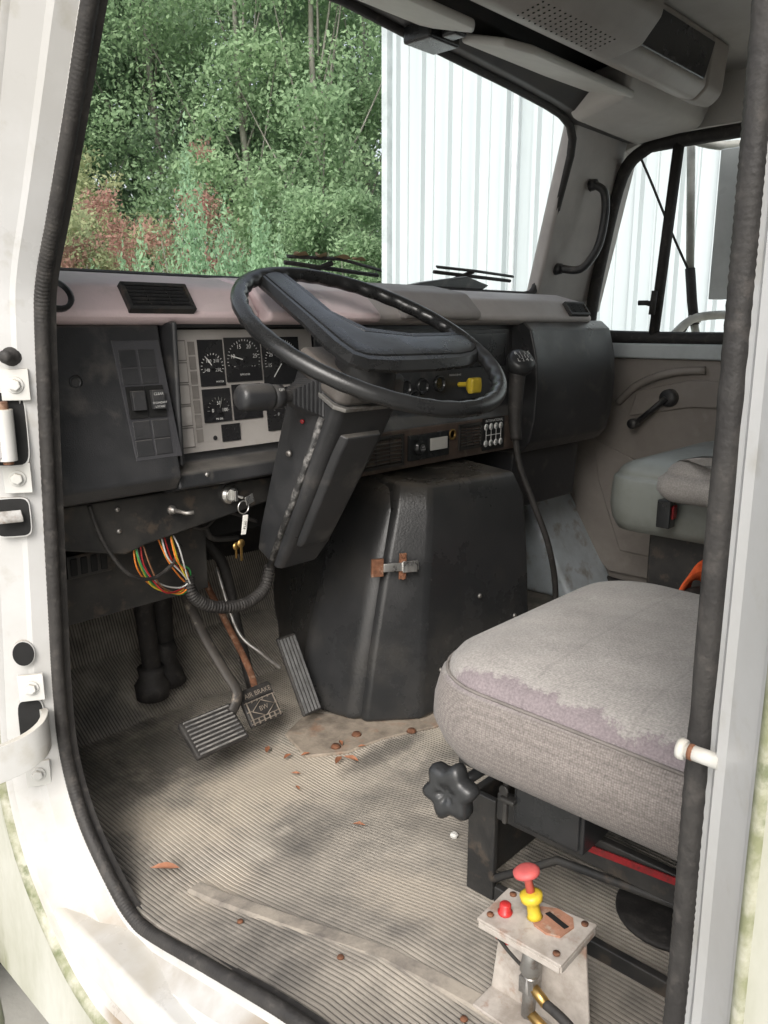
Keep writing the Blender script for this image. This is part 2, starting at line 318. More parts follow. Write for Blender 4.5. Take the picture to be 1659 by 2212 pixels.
b.prism([(.47,1.12),(.54,1.07),(.63,1.055),(.74,1.01),(.80,1.0),(.80,1.06),(.66,1.16),(.60,1.26),(.50,1.22)],'z',.95,.9585)
b.obj("cover_flange",TR,[mat("dusty_flange",(.32,.27,.215),(.15,.125,.10),16,.85,.6,120,c3=(.26,.12,.06),s3=20,f3=.5)],.003)
for x,y in((.60,1.105),(.69,1.03),(.535,1.10)):
    b=MB(); b.lathe([(.011,0),(.008,.005)],(x,y,.9585),(0,0,1),0,12); b.obj("rusty_bolt",TR,'rust')
# ------------------------------------------------------------------ engine cover
b=MB()
def ring(z0,pts,zf=None): return [(x,y,z0+(0 if zf is None else zf(y))) for x,y in pts]
zf=lambda y:.1*(max(y,1.1)-1.1)
PR=[(.957,[(.605,1.30),(.630,1.155),(.745,1.06),(1.12,1.03),(1.17,1.78),(.90,1.78)]),
(1.10,[(.640,1.30),(.658,1.155),(.765,1.072),(1.12,1.037),(1.16,1.78),(.91,1.78)]),
(1.26,[(.695,1.30),(.698,1.155),(.785,1.080),(1.115,1.045),(1.14,1.78),(.92,1.78)]),
(1.405,[(.750,1.30),(.742,1.158),(.81,1.094),(1.105,1.055),(1.12,1.78),(.93,1.78)]),
(1.452,[(.785,1.31),(.775,1.18),(.835,1.118),(1.09,1.078),(1.10,1.78),(.94,1.78)])]
b.loft([ring(z,p,zf if i>2 else None) for i,(z,p) in enumerate(PR)])
EC=b.obj("engine_cover",TR,'dog',.020,4,label="black moulded engine cover with rusty latch")
b=MB(); rr_=[]
for i,(z,p) in enumerate(PR):
    B_,C_,D_=p[1],p[2],p[3]; t=.15
    s=(B_[0]*(1-t)+C_[0]*t,B_[1]*(1-t)+C_[1]*t)
    e=.014
    q=[(s[0]-.002,s[1]-e),(C_[0]-.004,C_[1]-e),(D_[0]+.004,D_[1]-e),(D_[0]+.010,D_[1]+.24),(s[0]+.03,D_[1]+.26)]
    rr_.append([(x,y,(z+.002 if i==0 else z)+(.011 if i==4 else 0)+(zf(y) if i>2 else 0)) for x,y in q])
b.loft(rr_); b.obj("cover_access_panel",EC,'dog',.011,4,label="raised rear access panel of the engine cover")
for x,y,z in((.93,1.055,1.20),(1.06,1.045,1.12),(.80,1.06,1.06),(.80,1.075,1.02)):
    b=MB(); b.lathe([(.006,0),(.005,.004)],(x,y-.018,z),(0,-1,0),0,10); b.obj("cover_screw",EC,'zinc')
b=MB()
ux=Vector((.80,-.58,.02)).normalized(); uz=Vector((.10,.06,1)).normalized(); un=ux.cross(uz).normalized()
if un.y>0: un=-un
cc=Vector((.718,1.112,1.302))+un*.005
b.obox(cc+ux*.016+un*.012,ux*.038,uz*.009,un*.002,0)
b.obox(cc+ux*.034+un*.016,ux*.016,uz*.012,un*.003,0)
b.obox(cc-ux*.034+un*.004,ux*.013,uz*.019,un*.005,1)
b.obox(cc+ux*.020+un*.007,ux*.008,uz*.028,un*.002,1)
b.lathe([(.0055,0),(.0055,.006)],cc+ux*.020+uz*.023+un*.008,un,1,8); b.lathe([(.0055,0),(.0055,.006)],cc+ux*.020-uz*.023+un*.008,un,1,8)
b.obj("cover_latch",EC,['chrome','rust'],.0012,label="rusty spring latch")
# ------------------------------------------------------------------ dashboard
D=MB()
D.prism([(1.195,1.80),(1.165,1.62),(1.150,1.555),(1.165,1.532),(1.25,1.515),(1.42,1.52),(1.42,1.80)],'x',.03,.242)
D.prism([(1.225,1.80),(1.205,1.565),(1.165,1.555),(1.160,1.530),(1.25,1.505),(1.42,1.505),(1.42,1.80)],'x',.242,.60)
D.prism([(1.215,1.805),(1.205,1.60),(1.19,1.575),(1.19,1.49),(1.22,1.48),(1.42,1.50),(1.42,1.805)],'x',.60,1.285)
gbp=[(1.185,1.812),(1.158,1.79),(1.138,1.72),(1.132,1.65),(1.136,1.56),(1.150,1.50),(1.175,1.472),(1.42,1.46),(1.42,1.812)]
D.loft([[(1.285,y,z) for y,z in gbp],[(1.66,y,z) for y,z in gbp],[(1.72,y+.012*(y<1.4),z) for y,z in gbp],[(1.755,y+.05*(y<1.4),1.64+(z-1.64)*.93) for y,z in gbp]])
D.prism([(1.20,1.475),(1.21,1.31),(1.26,1.295),(1.42,1.30),(1.42,1.475)],'x',1.29,1.63)
D.box(.252,.262,1.170,1.22,1.566,1.806)
D.box(.262,.60,1.195,1.22,1.796,1.806)
DASH=D.obj("dashboard",TR,'black',.012,3,label="scuffed black plastic dashboard with grey padded top")
b=MB()
lp=[(1.180,1.806),(1.172,1.818),(1.205,1.862),(1.29,1.884),(1.47,1.890),(1.47,1.80),(1.2,1.80)]
b.prism(lp,'x',.03,.435)
b.prism([(1.150,1.806),(1.146,1.820),(1.20,1.868),(1.29,1.886),(1.469,1.891),(1.469,1.80),(1.2,1.80)],'x',.437,.725)
b.prism(lp,'x',.727,1.62,1)
b.prism([(1.158,1.812),(1.155,1.828),(1.20,1.872),(1.30,1.892),(1.42,1.893),(1.42,1.81)],'x',.81,1.075,2)
b.obj("dash_pad",DASH,['lip','lip2',mat("dark_pad",(.34,.32,.305),(.28,.26,.25),5,.6,.3,400)],.008,3)
def vent(x0,x1,o,up,w,nm,ns=7,par=DASH,vert=2):
    b=MB(); U=Vector((0,up[0],up[1])).normalized(); Nn=Vector((0,-U.z,U.y)); O=Vector((0,o[0],o[1])); X=Vector((1,0,0))
    xm=(x0+x1)/2; hw=(x1-x0)/2; c=X*xm+O
    b.obox(c-Nn*.004,X*hw,U*w,Nn*.002,1)
    for sgn in(-1,1):
        b.obox(c+X*sgn*(hw-.002)+Nn*.002,X*.003,U*w,Nn*.006,0); b.obox(c+U*sgn*(w-.002)+Nn*.002,X*hw,U*.003,Nn*.006,0)
    for k in range(ns):
        t=-1+2*(k+.5)/ns; b.obox(c+U*(t*(w-.004))+Nn*.003,X*(hw-.004),U*.0014+Nn*.002,Nn*.002-U*.0006,2)
    for k in range(vert):
        t=-1+2*(k+1)/(vert+1); b.obox(c+X*(t*hw)+Nn*.001,X*.001,U*(w-.003),Nn*.004,0)
    return b.obj(nm,par,['blackm','recess','black'])
vent(.178,.296,(1.186,1.841),(.033,.044),.025,"air_vent",6)
vent(.70,.83,(1.187,1.532),(0,1),.034,"air_vent",7)
vent(1.03,1.12,(1.187,1.537),(0,1),.030,"air_vent",7)
vent(1.50,1.60,(1.186,1.841),(.033,.044),.020,"air_vent",5)
b=MB(); b.lathe([(.030,-.002),(.030,.004),(.024,.006),(.022,-.001)],(.066,1.19,1.843),(0,-.8,.6),0,24); b.obj("round_vent",DASH,['blackg'])
b=MB(); b.box(.61,1.28,1.184,1.191,1.487,1.575,0); b.obj("lower_trim_panel",DASH,[mat("brown_trim",(.10,.07,.055),(.06,.045,.037),20,.5,.3,300,c3=(.15,.12,.09),s3=30)],.003)
b=MB(); b.box(.845,.985,1.176,1.184,1.503,1.560,0); b.box(.915,.975,1.172,1.176,1.520,1.548,1)
b.lathe([(.018,0),(.018,.006),(.014,.012)],(.875,1.176,1.531),(0,-1,0),0,20); b.lathe([(.009,0),(.009,.002)],(.875,1.164,1.531),(0,-1,0),2,16)
b.text("AIR",.006,(.875,1.1615,1.534),(1,0,0),(0,0,1),3); b.text("HORN",.005,(.875,1.1615,1.528),(1,0,0),(0,0,1),3)
b.obj("lighter_panel",DASH,['blackg','visor','black','white'],.0015)
b=MB(); b.lathe([(.013,0),(.013,.004),(.009,.004),(.009,-.001)],(1.005,1.184,1.548),(0,-1,0),0,20); b.obj("lighter_socket",DASH,'gold')
b=MB()
b.box(.64,1.25,1.200,1.208,1.625,1.79,0)
for x0,x1,z0,z1 in((.66,.80,1.70,1.775),(.82,.96,1.70,1.775),(.66,.80,1.635,1.69),(1.03,1.235,1.70,1.78)): b.box(x0,x1,1.197,1.200,z0,z1,1)
for x,z in((.85,1.665),(.91,1.665),(.97,1.668),(.88,1.64)):
    b.lathe([(.019,0),(.019,.008),(.016,.01),(.013,.004)],(x,1.2,z),(0,-1,0),2,20)
b.text("PARKING BRAKE",.006,(1.03,1.1965,1.685),(1,0,0),(0,0,1),3)
b.obj("centre_panel",DASH,['black','dark','blackg','white'],.002)
b=MB()
c=Vector((1.045,1.198,1.662)); b.tube([c,c+Vector((0,-.035,.002))],.006,0,10)
pts=[(-.018,-.018),(.018,-.018),(.021,0),(.018,.018),(-.018,.018),(-.021,0)]
b.loft([[(c.x+p[0]*k,c.y-d,c.z+p[1]*k) for p in pts] for k,d in((.55,.030),(1.0,.042),(1.0,.052),(.8,.056))])
b.obj("parking_brake_knob",DASH,'yel',.003,label="yellow diamond shaped parking brake knob")
b=MB()
b.box(1.125,1.215,1.1805,1.1835,1.495,1.575,0)
b.text("INTERNATIONAL",.0095,(1.17,1.1795,1.571-.003),(1,0,0),(0,0,1),1)
for i,ch in enumerate(("R","1","2","3")):
    x=1.137+i*.021
    for z,cc2 in((1.553,ch),(1.512,("L","4","5","6")[i])):
        b.lathe([(.0085,0),(.0085,.0005)],(x,1.1805,z),(0,-1,0),1,16); b.text(cc2,.013,(x,1.1794,z),(1,0,0),(0,0,1),0)
    b.box(x-.0007,x+.0007,1.1797,1.1805,1.520,1.545,1)
b.box(1.137,1.200,1.1795,1.1803,1.5317,1.5333,1)
b.obj("shift_pattern_label",DASH,['label','white'],label="black label with white gear shift pattern")
def sp(x,z,d=0):
    y=1.195-(1.80-z)*.03/.18; return (x,y-d,z)
b=MB()
def slab(x0,x1,z0,z1,d0,d1,mi,sk=0.0):
    b.hexa([sp(x0+sk,z0,d1),sp(x1+sk,z0,d1),sp(x1+sk,z0,d0),sp(x0+sk,z0,d0),sp(x0,z1,d1),sp(x1,z1,d1),sp(x1,z1,d0),sp(x0,z1,d0)],mi)
slab(.152,.236,1.588,1.776,0,.003,0,.012)
for cx in(.160,.194):
    for k,(z0,z1) in enumerate(((1.735,1.762),(1.708,1.733),(1.622,1.650),(1.595,1.620))):
        slab(cx+.006*(k>1),cx+.030+.006*(k>1),z0,z1,.003,.0045,1)
for cx in(.163,.197): slab(cx,cx+.032,1.655,1.705,.003,.006,2)
slab(.168,.190,1.668,1.698,.006,.014,1); slab(.203,.225,1.668,1.698,.006,.014,1)
b.text("CLEAR",.006,sp(.214,1.692,.0146),(1,0,0),(0,0,1),3);b.text("SECONDARY",.0045,sp(.214,1.678,.0146),(1,0,0),(0,0,1),3);b.text("LOCKED",.0045,sp(.214,1.672,.0146),(1,0,0),(0,0,1),3)
b.obj("switch_panel",DASH,[mat("charcoal_plastic",(.06,.06,.065),(.045,.045,.05),9,.5,.2,400),'black','recess','white'],.0015)
b=MB(); b.lathe([(.008,-.002),(.011,.001),(.007,.002),(.006,-.002)],sp(.085,1.716,0),(0,-1,0),0,18); b.obj("panel_grommet",DASH,'blackg')
b=MB()
def cy(z): return 1.224-(1.80-z)*.02/.235
def cslab(x0,x1,z0,z1,d0,d1,mi): b.hexa([(x0,cy(z0)-d1,z0),(x1,cy(z0)-d1,z0),(x1,cy(z0)-d0,z0),(x0,cy(z0)-d0,z0),(x0,cy(z1)-d1,z1),(x1,cy(z1)-d1,z1),(x1,cy(z1)-d0,z1),(x0,cy(z1)-d0,z1)],mi)
cslab(.268,.592,1.583,1.792,0,.008,0)
for k in range(5):
    cslab(.274,.302,1.592+k*.037,1.592+k*.037+.035,.008,.0086,4); cslab(.276,.300,1.592+k*.037+.002,1.592+k*.037+.033,.0086,.0100,1)
for k in range(7): cslab(.307,.320,1.600+k*.025,1.600+k*.025+.022,.008,.0092,4)
WIN=[(.326,.378,1.695,1.775),(.326,.385,1.632,1.690),(.382,.462,1.700,1.778),(.466,.556,1.690,1.778),(.390,.455,1.632,1.695),(.36,.40,1.596,1.626),(.466,.556,1.605,1.685)]
for w in WIN: cslab(*w,.008,.010,2)
def gauge(cx,cz,r,labs,a0,a1,na,ndl,ts=.010):
    y=cy(cz)-.0106; c=Vector((cx,y,cz))
    for k in range(na+1):
        a=math.radians(a0+(a1-a0)*k/na); d=Vector((math.cos(a),0,math.sin(a))); L=.005 if k%5==0 else .003
        b.obox(c+d*(r-L/2),d*(L/2),Vector((-d.z,0,d.x))*.0005,(0,.0002,0),3)
    for k,t in enumerate(labs):
        a=math.radians(a0+(a1-a0)*k/(len(labs)-1)); d=Vector((math.cos(a),0,math.sin(a)))
        b.text(t,ts,c+d*(r-.011)+Vector((0,-.0004,0)),(1,0,0),(0,0,1),3)
    a=math.radians(ndl); d=Vector((math.cos(a),0,math.sin(a)))
    b.obox(c+d*(r*.35)+Vector((0,-.002,0)),d*(r*.5),Vector((-d.z,0,d.x))*.0009,(0,.0003,0),3)
    b.lathe([(.005,0),(.004,.005)],c,(0,-1,0),2,14)
gauge(.422,1.738,.037,["5","10","15","20","25","30"],215,-35,25,165,.0105)
gauge(.511,1.732,.041,["5","15","25","35","45","55","65","75"],230,-40,35,232,.0095)
gauge(.352,1.728,.024,["140","180","210","250"],205,-25,15,130,.008)
gauge(.357,1.652,.024,["0","50","100"],180,0,10,75,.009)
gauge(.424,1.655,.024,["0","E","F"],180,0,10,100,.009)
gauge(.511,1.638,.030,["0","60","120"],190,-10,10,110,.008)
b.text("WATER",.005,(.365,cy(1.70)-.0108,1.702),(1,0,0),(0,0,1),3)
b.text("PSI OIL",.005,(.357,cy(1.636)-.0108,1.637),(1,0,0),(0,0,1),3)
b.text("RPM X100",.005,(.422,cy(1.715)-.0108,1.712),(1,0,0),(0,0,1),3)
b.lathe([(.0045,0),(.0035,.002)],(.345,cy(1.60)-.008,1.604),(0,-1,0),2,10)
b.obj("instrument_cluster",DASH,['beige','beige','dark','white',mat("grey_groove",(.20,.185,.17),None,20,.6)],.0006,1,label="beige instrument panel with round gauges")
b=MB()
b.prism([(.045,1.523),(.485,1.515),(.48,1.47),(.20,1.435),(.16,1.425),(.045,1.455)],'y',1.205,1.27)
b.obj("lower_metal_panel",DASH,'blackm',.004)
b=MB()
b.lathe([(.018,0),(.018,.006),(.013,.012),(.013,.014)],(.372,1.205,1.497),(0,-1,0),0,24); b.obox((.372,1.187,1.497),(.003,0,0),(0,.008,0),(0,0,.010),0)
b.obj("ignition_switch",DASH,['chrome'],.001)
b=MB()
b.lathe([(.008,0),(.008,.005),(.005,.006),(.005,.012)],(.25,1.205,1.488),(0,-1,0),0,16); b.tube([(.25,1.193,1.488),(.262,1.175,1.484),(.272,1.168,1.485)],.0035,0,10)
b.obj("toggle_switch",DASH,'zinc')
for x,z in((.15,1.505),(.15,1.468),(.30,1.548)):
    b=MB(); b.lathe([(.0045,0),(.0035,.003)],(x,1.205 if z<1.53 else 1.165,z),(0,-1,0),0,12); b.obj("panel_screw",DASH,'zinc')
# key ring
KR=empty("key_ring",(.372,1.18,1.42),"key ring with brass keys and white tag hanging from ignition","keys")
b=MB(); b.tube([Vector((.385,1.178,1.474))+Vector((math.cos(a)*.012,0,math.sin(a)*.012)) for a in [2*math.pi*k/20 for k in range(20)]],.0013,0,6,True); b.obj("split_ring",KR,'chrome')
b=MB(); b.hexa([(.376,1.175,1.424),(.384,1.172,1.424),(.384,1.174,1.424),(.376,1.177,1.424),(.382,1.175,1.460),(.391,1.172,1.460),(.391,1.174,1.460),(.382,1.177,1.460)])
b.text("FL60",.008,(.383,1.172,1.442),(.2,-.06,1),(-1,0,.2),1); b.obj("key_tag",KR,['visor','label'],.0006)
b=MB(); b.lathe([(.008,0),(.008,.002)],(.374,1.176,1.408),(0,-1,0),0,14); b.box(.372,.376,1.174,1.176,1.375,1.404); b.obj("key",KR,'gold')
b=MB(); b.lathe([(.007,0),(.007,.002)],(.367,1.182,1.403),(0,-1,0),0,14); b.box(.365,.368,1.180,1.182,1.380,1.398); b.obj("key",KR,'gold')
b=MB(); b.obox((.398,1.176,1.487),(.009,0,.003),(0,.001,0),(-.002,0,.008)); b.tube([(.372,1.185,1.497),(.385,1.178,1.492)],.003,0,8); b.obj("key_head",KR,'chrome',.001)
b=MB()
b.box(.085,.37,1.28,1.42,1.30,1.425); b.box(.085,.165,1.265,1.28,1.385,1.425,0)
for k in range(4): b.box(.09+.018*k,.102+.018*k,1.262,1.266,1.39,1.42,1)
b.box(.08,.56,1.34,1.42,1.38,1.50,1)
b.obj("relay_box",DASH,['blackm','recess'],.005)
b=MB()
for k in range(13):
    jt=lambda s:random.uniform(-s,s)
    e=Vector((.300+jt(.006),1.238+jt(.006),1.335+jt(.006)))
    if k<6:
        s0=Vector((.180+.004*k,1.222+jt(.008),1.432)); mid=[s0+Vector((.004+jt(.004),-.008,-.035+jt(.010))),Vector((.208+.004*k+jt(.008),1.218+jt(.008),1.350+jt(.008))),e*.6+Vector((.235,1.225,1.345))*.4+Vector((0,0,-.012+jt(.006)))]
    else:
        s0=Vector((.232+.005*(k-6),1.222+jt(.008),1.436)); mid=[s0+Vector((.010+jt(.005),-.006,-.035+jt(.01))),s0*.25+e*.75+Vector((jt(.008),-.008,jt(.006)))]
    b.tube(cat([s0]+mid+[e],6),.0016,[0,1,2,3,4,5,0,3,1,4,0,2,3,4,0][k],6)
b.obj("wire_bundle",DASH,['wo','wg','wy','ww','wr','wb'],label="bundle of loose coloured wires")
b=MB(); cp=cat([(.298,1.24,1.348),(.303,1.235,1.312),(.333,1.23,1.285),(.38,1.228,1.270),(.43,1.23,1.268),(.475,1.24,1.282),(.503,1.255,1.32)],24)
b.tube(cp,.012,0,14,rf=lambda t:.0110+.0018*math.sin(t*2*math.pi*44)); b.obj("corrugated_conduit",DASH,'rub')
b=MB(); b.tube(cat([(.10,1.20,1.52),(.115,1.195,1.46),(.15,1.19,1.40),(.20,1.20,1.375),(.25,1.215,1.385),(.285,1.235,1.41)],8),.0035,0,8)
b.tube(cat([(.28,1.26,1.47),(.34,1.25,1.43),(.40,1.26,1.45),(.47,1.25,1.42)],6),.004,0,6); b.tube(cat([(.36,1.27,1.46),(.38,1.28,1.40),(.46,1.30,1.38)],6),.006,0,6); b.obj("black_cable",DASH,'rub')
b=MB()
b.tube(cat([(.33,1.46,1.40),(.335,1.47,1.25),(.36,1.50,1.10),(.38,1.52,.99)],6),.020,0,12); b.tube(cat([(.42,1.55,1.42),(.42,1.55,1.2),(.43,1.57,1.02)],6),.028,0,12)
b.lathe([(.05,0),(.045,.02),(.03,.06),(.034,.08),(.028,.1)],(.42,1.55,1.0),(0,0,1),0,18)
b.lathe([(.035,0),(.038,.03),(.026,.05),(.03,.07)],(.36,1.5,1.0),(0,0,1),0,18)
b.lathe([(.03,0),(.034,.02),(.03,.03),(.034,.05)],(.42,1.54,1.28),(0,0,1),0,18)
b.box(.30,.55,1.62,1.70,1.2,1.45)
b.obj("steering_shaft_boot",TR,'rub')
b=MB()
b.tube(cat([(.45,1.5,1.40),(.50,1.42,1.30),(.52,1.40,1.15),(.54,1.38,1.0)],6),.012,0,10)
b.tube(cat([(.46,1.38,1.30),(.47,1.33,1.17),(.50,1.29,1.12),(.535,1.27,1.08)],6),.004,1,8)
b.obj("throttle_linkage",TR,['rub','zinc'])
b=MB(); b.box(.03,1.30,1.72,1.79,1.0,1.80); b.obj("firewall",TR,'blackm',.005)
# ------------------------------------------------------------------ steering
a=math.radians(28); WC=Vector((.495,.952,1.782)); ER=Vector((1,0,0)); EF=Vector((0,math.cos(a),math.sin(a))); EN=Vector((0,-math.sin(a),math.cos(a)))
SW=empty("steering_wheel",WC,par=TR)
b=MB(); NN=200; RR=.240
rings=[]
for k in range(NN):
    t=2*math.pi*k/NN; d=ER*math.cos(t)+EF*math.sin(t); tr=.0135; c=WC+d*(RR-.013)
    rg=[]
    for j in range(14):
        q=2*math.pi*j/14
        dr=math.cos(q)*tr; dn=math.sin(q)*tr*.95
        w=0.0016*math.cos(t*36)*(max(-math.cos(q),0)**.7+.7*max(-math.sin(q),0))
        rg.append(c+d*(dr-w)+EN*(dn))
    rings.append(rg)
rings.append(rings[0]); b.loft(rings,0,False,True); b.obj("wheel_rim",SW,'grip',label="black steering wheel rim with finger grips")
HP=[(-98,218),(-60,226),(-24,218),(-20,150),(-24,78),(14,34),(86,10),(165,6),(222,8),(230,-54),(186,-88),(146,-98),(60,-102),(-30,-100),(-92,-92),(-118,-72),(-122,-20),(-108,60),(-104,128)]
def hub(k,h,f=.3):
    out=[]
    for x,y in HP:
        if y>60 or (x<0 and y>20): sxp,syp=(-66,y)
        elif x>60: sxp,syp=(x,-46)
        else: sxp,syp=(-56,-30)
        r=math.hypot(x,y)/240.; dip=-.016*(1-r)
        out.append(WC+ER*((sxp+(x-sxp)*k)/1000)+EF*((syp+(y-syp)*k)/1000)+EN*(h+dip*f))
    return out
b=MB(); b.loft([hub(.78,-.014),hub(.98,-.009),hub(1.0,-.003),hub(.82,.008),hub(.64,.008),hub(.62,.0065),hub(.59,.0065),hub(.57,.009),hub(.3,.010)])
b.obj("wheel_hub_pad",SW,'grip',.002,2,label="black V-shaped steering wheel centre pad")
b=MB(); b.lathe([(.045,.0),(.052,.03),(.060,.07)],WC-EN*.018+EF*-.01,-EN,0,24); b.obj("wheel_boss",SW,'black')
AX=-EN
def colring(t,hx,d0,d1,x=.497):
    c=WC+AX*t; c.x=x
    return [c-ER*hx-EF*d0*.75,c-ER*hx*.8-EF*d0,c+ER*hx*.8-EF*d0,c+ER*hx-EF*d0*.75,c+ER*hx+EF*d1,c-ER*hx+EF*d1]
SCn=MB(); SCn.loft([colring(.095,.078,.050,.07),colring(.17,.077,.047,.07),colring(.30,.069,.040,.06),colring(.43,.060,.033,.05),colring(.485,.052,.024,.045)])
STC=SCn.obj("steering_column",TR,'black',.010,3,label="black plastic steering column shroud")
b=MB(); b.loft([colring(.16,.050,.060,.0),colring(.20,.052,.0575,.0),colring(.40,.042,.046,.0),colring(.42,.040,.040,.0)]); b.obj("shroud_access_panel",STC,'black',.004)
b=MB(); b.loft([colring(.060,.076,.046,.080),colring(.100,.083,.055,.082)]); b.obj("column_top_cover",STC,[mat("dusty_grey_plastic",(.10,.09,.082),(.06,.055,.05),16,.6,.3,300,dust=(.30,.26,.23),dlo=.1)],.008)
b=MB(); b.loft([colring(.102,.0845,.0565,.02),colring(.109,.0845,.0565,.02)])
b.obj("column_collar",STC,'zinc',.001)
b=MB()
p0=WC+AX*.14;p1=WC+AX*.49
b.tube([Vector((.418,p0.y-.02,p0.z-.01)),Vector((.425,(p0.y+p1.y)/2-.02,(p0.z+p1.z)/2)),Vector((.441,p1.y-.005,p1.z))],.0062,0,8)
b.obj("shroud_flange",STC,mat("worn_black_edge",(.035,.035,.035),(.30,.29,.28),55,.6,.5,150,lo=.48,hi=.68))
b=MB(); b.lathe([(.006,0),(.005,.004)],(.419,1.085,1.58),(-1,-.2,0),0,10); b.obj("shroud_screw",STC,'zinc')
s0=Vector((.424,1.026,1.684)); sd=Vector((-1,.10,.03)).normalized()
b=MB()
pf=[(.048,-.004),(.048,.002)]
for k in range(7): h=.004+.0065*k; r0=.044-.0042*k; pf+=[(r0,h),(r0,h+.0028),(r0-.005,h+.004)]
b.lathe(pf,s0,sd,0,4,sm=False)
b.tube([s0+sd*.03,s0+sd*.078],.0105,0,14)
b.lathe([(.012,.064),(.0195,.065),(.0200,.082),(.0185,.083),(.0185,.085),(.0210,.086)],s0,sd,0,40)
b.lathe([(.0210,.086),(.0216,.090),(.0216,.132),(.0205,.139),(.016,.144),(.004,.146)],s0,sd,0,64,32,.018)
b.text("OFF",.007,s0+sd*.075+Vector((0,-.017,.012)),(1,0,0),(0,.6,.8),1)
b.obj("indicator_stalk",STC,['black','white'],label="black turn signal and wiper stalk")
b=MB(); b.lathe([(.0035,0),(.004,.004),(.003,.006)],(.418,1.045,1.640),(-1,-.4,-.1),0,14); b.obj("hazard_knob",STC,'redd')
# ------------------------------------------------------------------ pedals
def padbox(b,A,w,fy,fz,th,mi=0):
    A=Vector(A);X=Vector((w,0,0));F=Vector((0,fy,fz));Nn=X.cross(F).normalized()*th
    if Nn.y>0:Nn=-Nn
    b.hexa([A-Nn,A+X-Nn,A+X+F-Nn,A+F-Nn,A,A+X,A+X+F,A+F] ,mi); return A,X,F,Nn.normalized()
CP=empty("clutch_pedal",(.31,1.2,1.05),par=TR)
b=MB(); A,X,F,Nn=padbox(b,(.255,1.17,1.022),.118,.062,.050,.014); b.obj("pedal_pad_body",CP,'rub',.004)
b=MB()
for k in range(9): b.obox(A+X*.5+F*((k+.7)/9.4)+Nn*.001,X*.44,F.normalized()*.0018,Nn*.0025)
b.obj("pedal_ridges",CP,mat("worn_ridge",(.26,.25,.235),(.10,.10,.10),30,.6),.0008)
b=MB(); b.tube(cat([(.40,1.45,1.40),(.392,1.43,1.31),(.375,1.32,1.20),(.378,1.25,1.13),(.385,1.222,1.09),(.365,1.215,1.06)],6),.012,0,10,flat=.6); b.obj("pedal_arm",CP,mat("worn_arm",(.035,.032,.03),(.07,.06,.05),10,.6,.3,100,c3=(.32,.27,.22),s3=26))
BP=empty("brake_pedal",(.44,1.23,1.06),par=TR)
b=MB(); A,X,F,Nn=padbox(b,(.402,1.198,1.017),.080,.046,.062,.012); b.obj("pedal_pad_body",BP,'rub',.004)
b=MB(); fu=F.normalized()
for k in range(6):
    xx=(k+.5)/6
    for f0,f1 in (((.03,.66),) if k in(0,5) else ((.03,.18),(.60,.66))): b.obox(A+X*xx+F*((f0+f1)/2)+Nn*.001,(.0009,0,0),F*((f1-f0)/2),Nn*.002)
for k in(0,1,3): b.obox(A+X*.5+F*((.08,.18,.5,.64)[k])+Nn*.001,X*.48,fu*.0009,Nn*.0017)
for sx in(.08,.92): b.obox(A+X*sx+F*.4+Nn*.001,X*.06,fu*.0009,Nn*.0017)
b.obj("pedal_tread",BP,mat("dusty_tread",(.24,.205,.17),(.12,.10,.08),30,.8))
b=MB(); b.obox(A+X*.5+F*.80+Nn*.0025,X*.46,fu*.008,Nn*.001,0); b.text("AIR BRAKE",.0140,A+X*.5+F*.80+Nn*.0045,(1,0,0),fu,1)
cc=A+X*.5+F*.38+Nn*.003
for (p,q) in(((-.028,0),(0,-.017)),((0,-.017),(.028,0)),((.028,0),(0,.017)),((0,.017),(-.028,0))):
    P0=cc+Vector((p[0],0,0))+fu*p[1];P1=cc+Vector((q[0],0,0))+fu*q[1]; b.tube([P0,P1],.0009,1,5)
b.text("BW",.014,cc+Nn*.001,(1,0,0),fu,1)
b.obj("pedal_lettering",BP,['rub',mat("dusty_letters",(.26,.22,.18),None,30,.8)])
b=MB(); b.tube(cat([(.46,1.50,1.40),(.465,1.45,1.28),(.475,1.38,1.18),(.465,1.29,1.10),(.45,1.25,1.07)],6),.008,0,10,flat=.6); b.obj("pedal_arm",BP,'rust')
AP=empty("accelerator_pedal",(.57,1.24,1.05),par=TR)
b=MB(); A,X,F,Nn=padbox(b,(.545,1.205,.985),.050,.085,.155,.010); b.obj("pedal_pad_body",AP,'rub',.004)
b=MB()
for k in range(5): b.obox(A+X*((k+.7)/5.4)+F*.5+Nn*.001,(.0022,0,0),F*.47,Nn*.002)
b.obj("pedal_ridges",AP,mat("grey_ridge",(.17,.17,.17),(.09,.09,.09),30,.6))
# ------------------------------------------------------------------ gear lever
GL=empty("gear_lever",(1.2,1.1,1.1),par=TR)
b=MB(); b.tube(cat([(1.145,1.10,1.69),(1.140,1.10,1.60),(1.134,1.08,1.48),(1.145,1.04,1.38),(1.175,1.01,1.27),(1.235,1.02,1.13),(1.26,1.04,.95)],6),.0075,0,12)
b.tube(cat([(1.146,1.10,1.69),(1.142,1.10,1.64),(1.139,1.098,1.58),(1.136,1.09,1.53)],4),.020,0,14,rf=lambda t:.020-.007*t); b.obj("lever_shaft",GL,'rub')
b=MB(); c=Vector((1.148,1.095,1.712)); ax_=Vector((-.30,-.60,.72)).normalized(); b.lathe([(.012,-.034),(.026,-.022),(.035,0),(.034,.010),(.028,.017),(.004,.020)],c,ax_,0,24)
xx_=Vector((.9,-.43,.02)); xx_=(xx_-ax_*xx_.dot(ax_)).normalized(); yy_=ax_.cross(xx_).normalized()
for k,t in enumerate(("R 1 3 5","I I I I","L 2 4 6")): b.text(t,.0145,c+ax_*.0222+yy_*(.011-.011*k),xx_,yy_,1)
b.obj("gear_knob",GL,['blackg','white'])
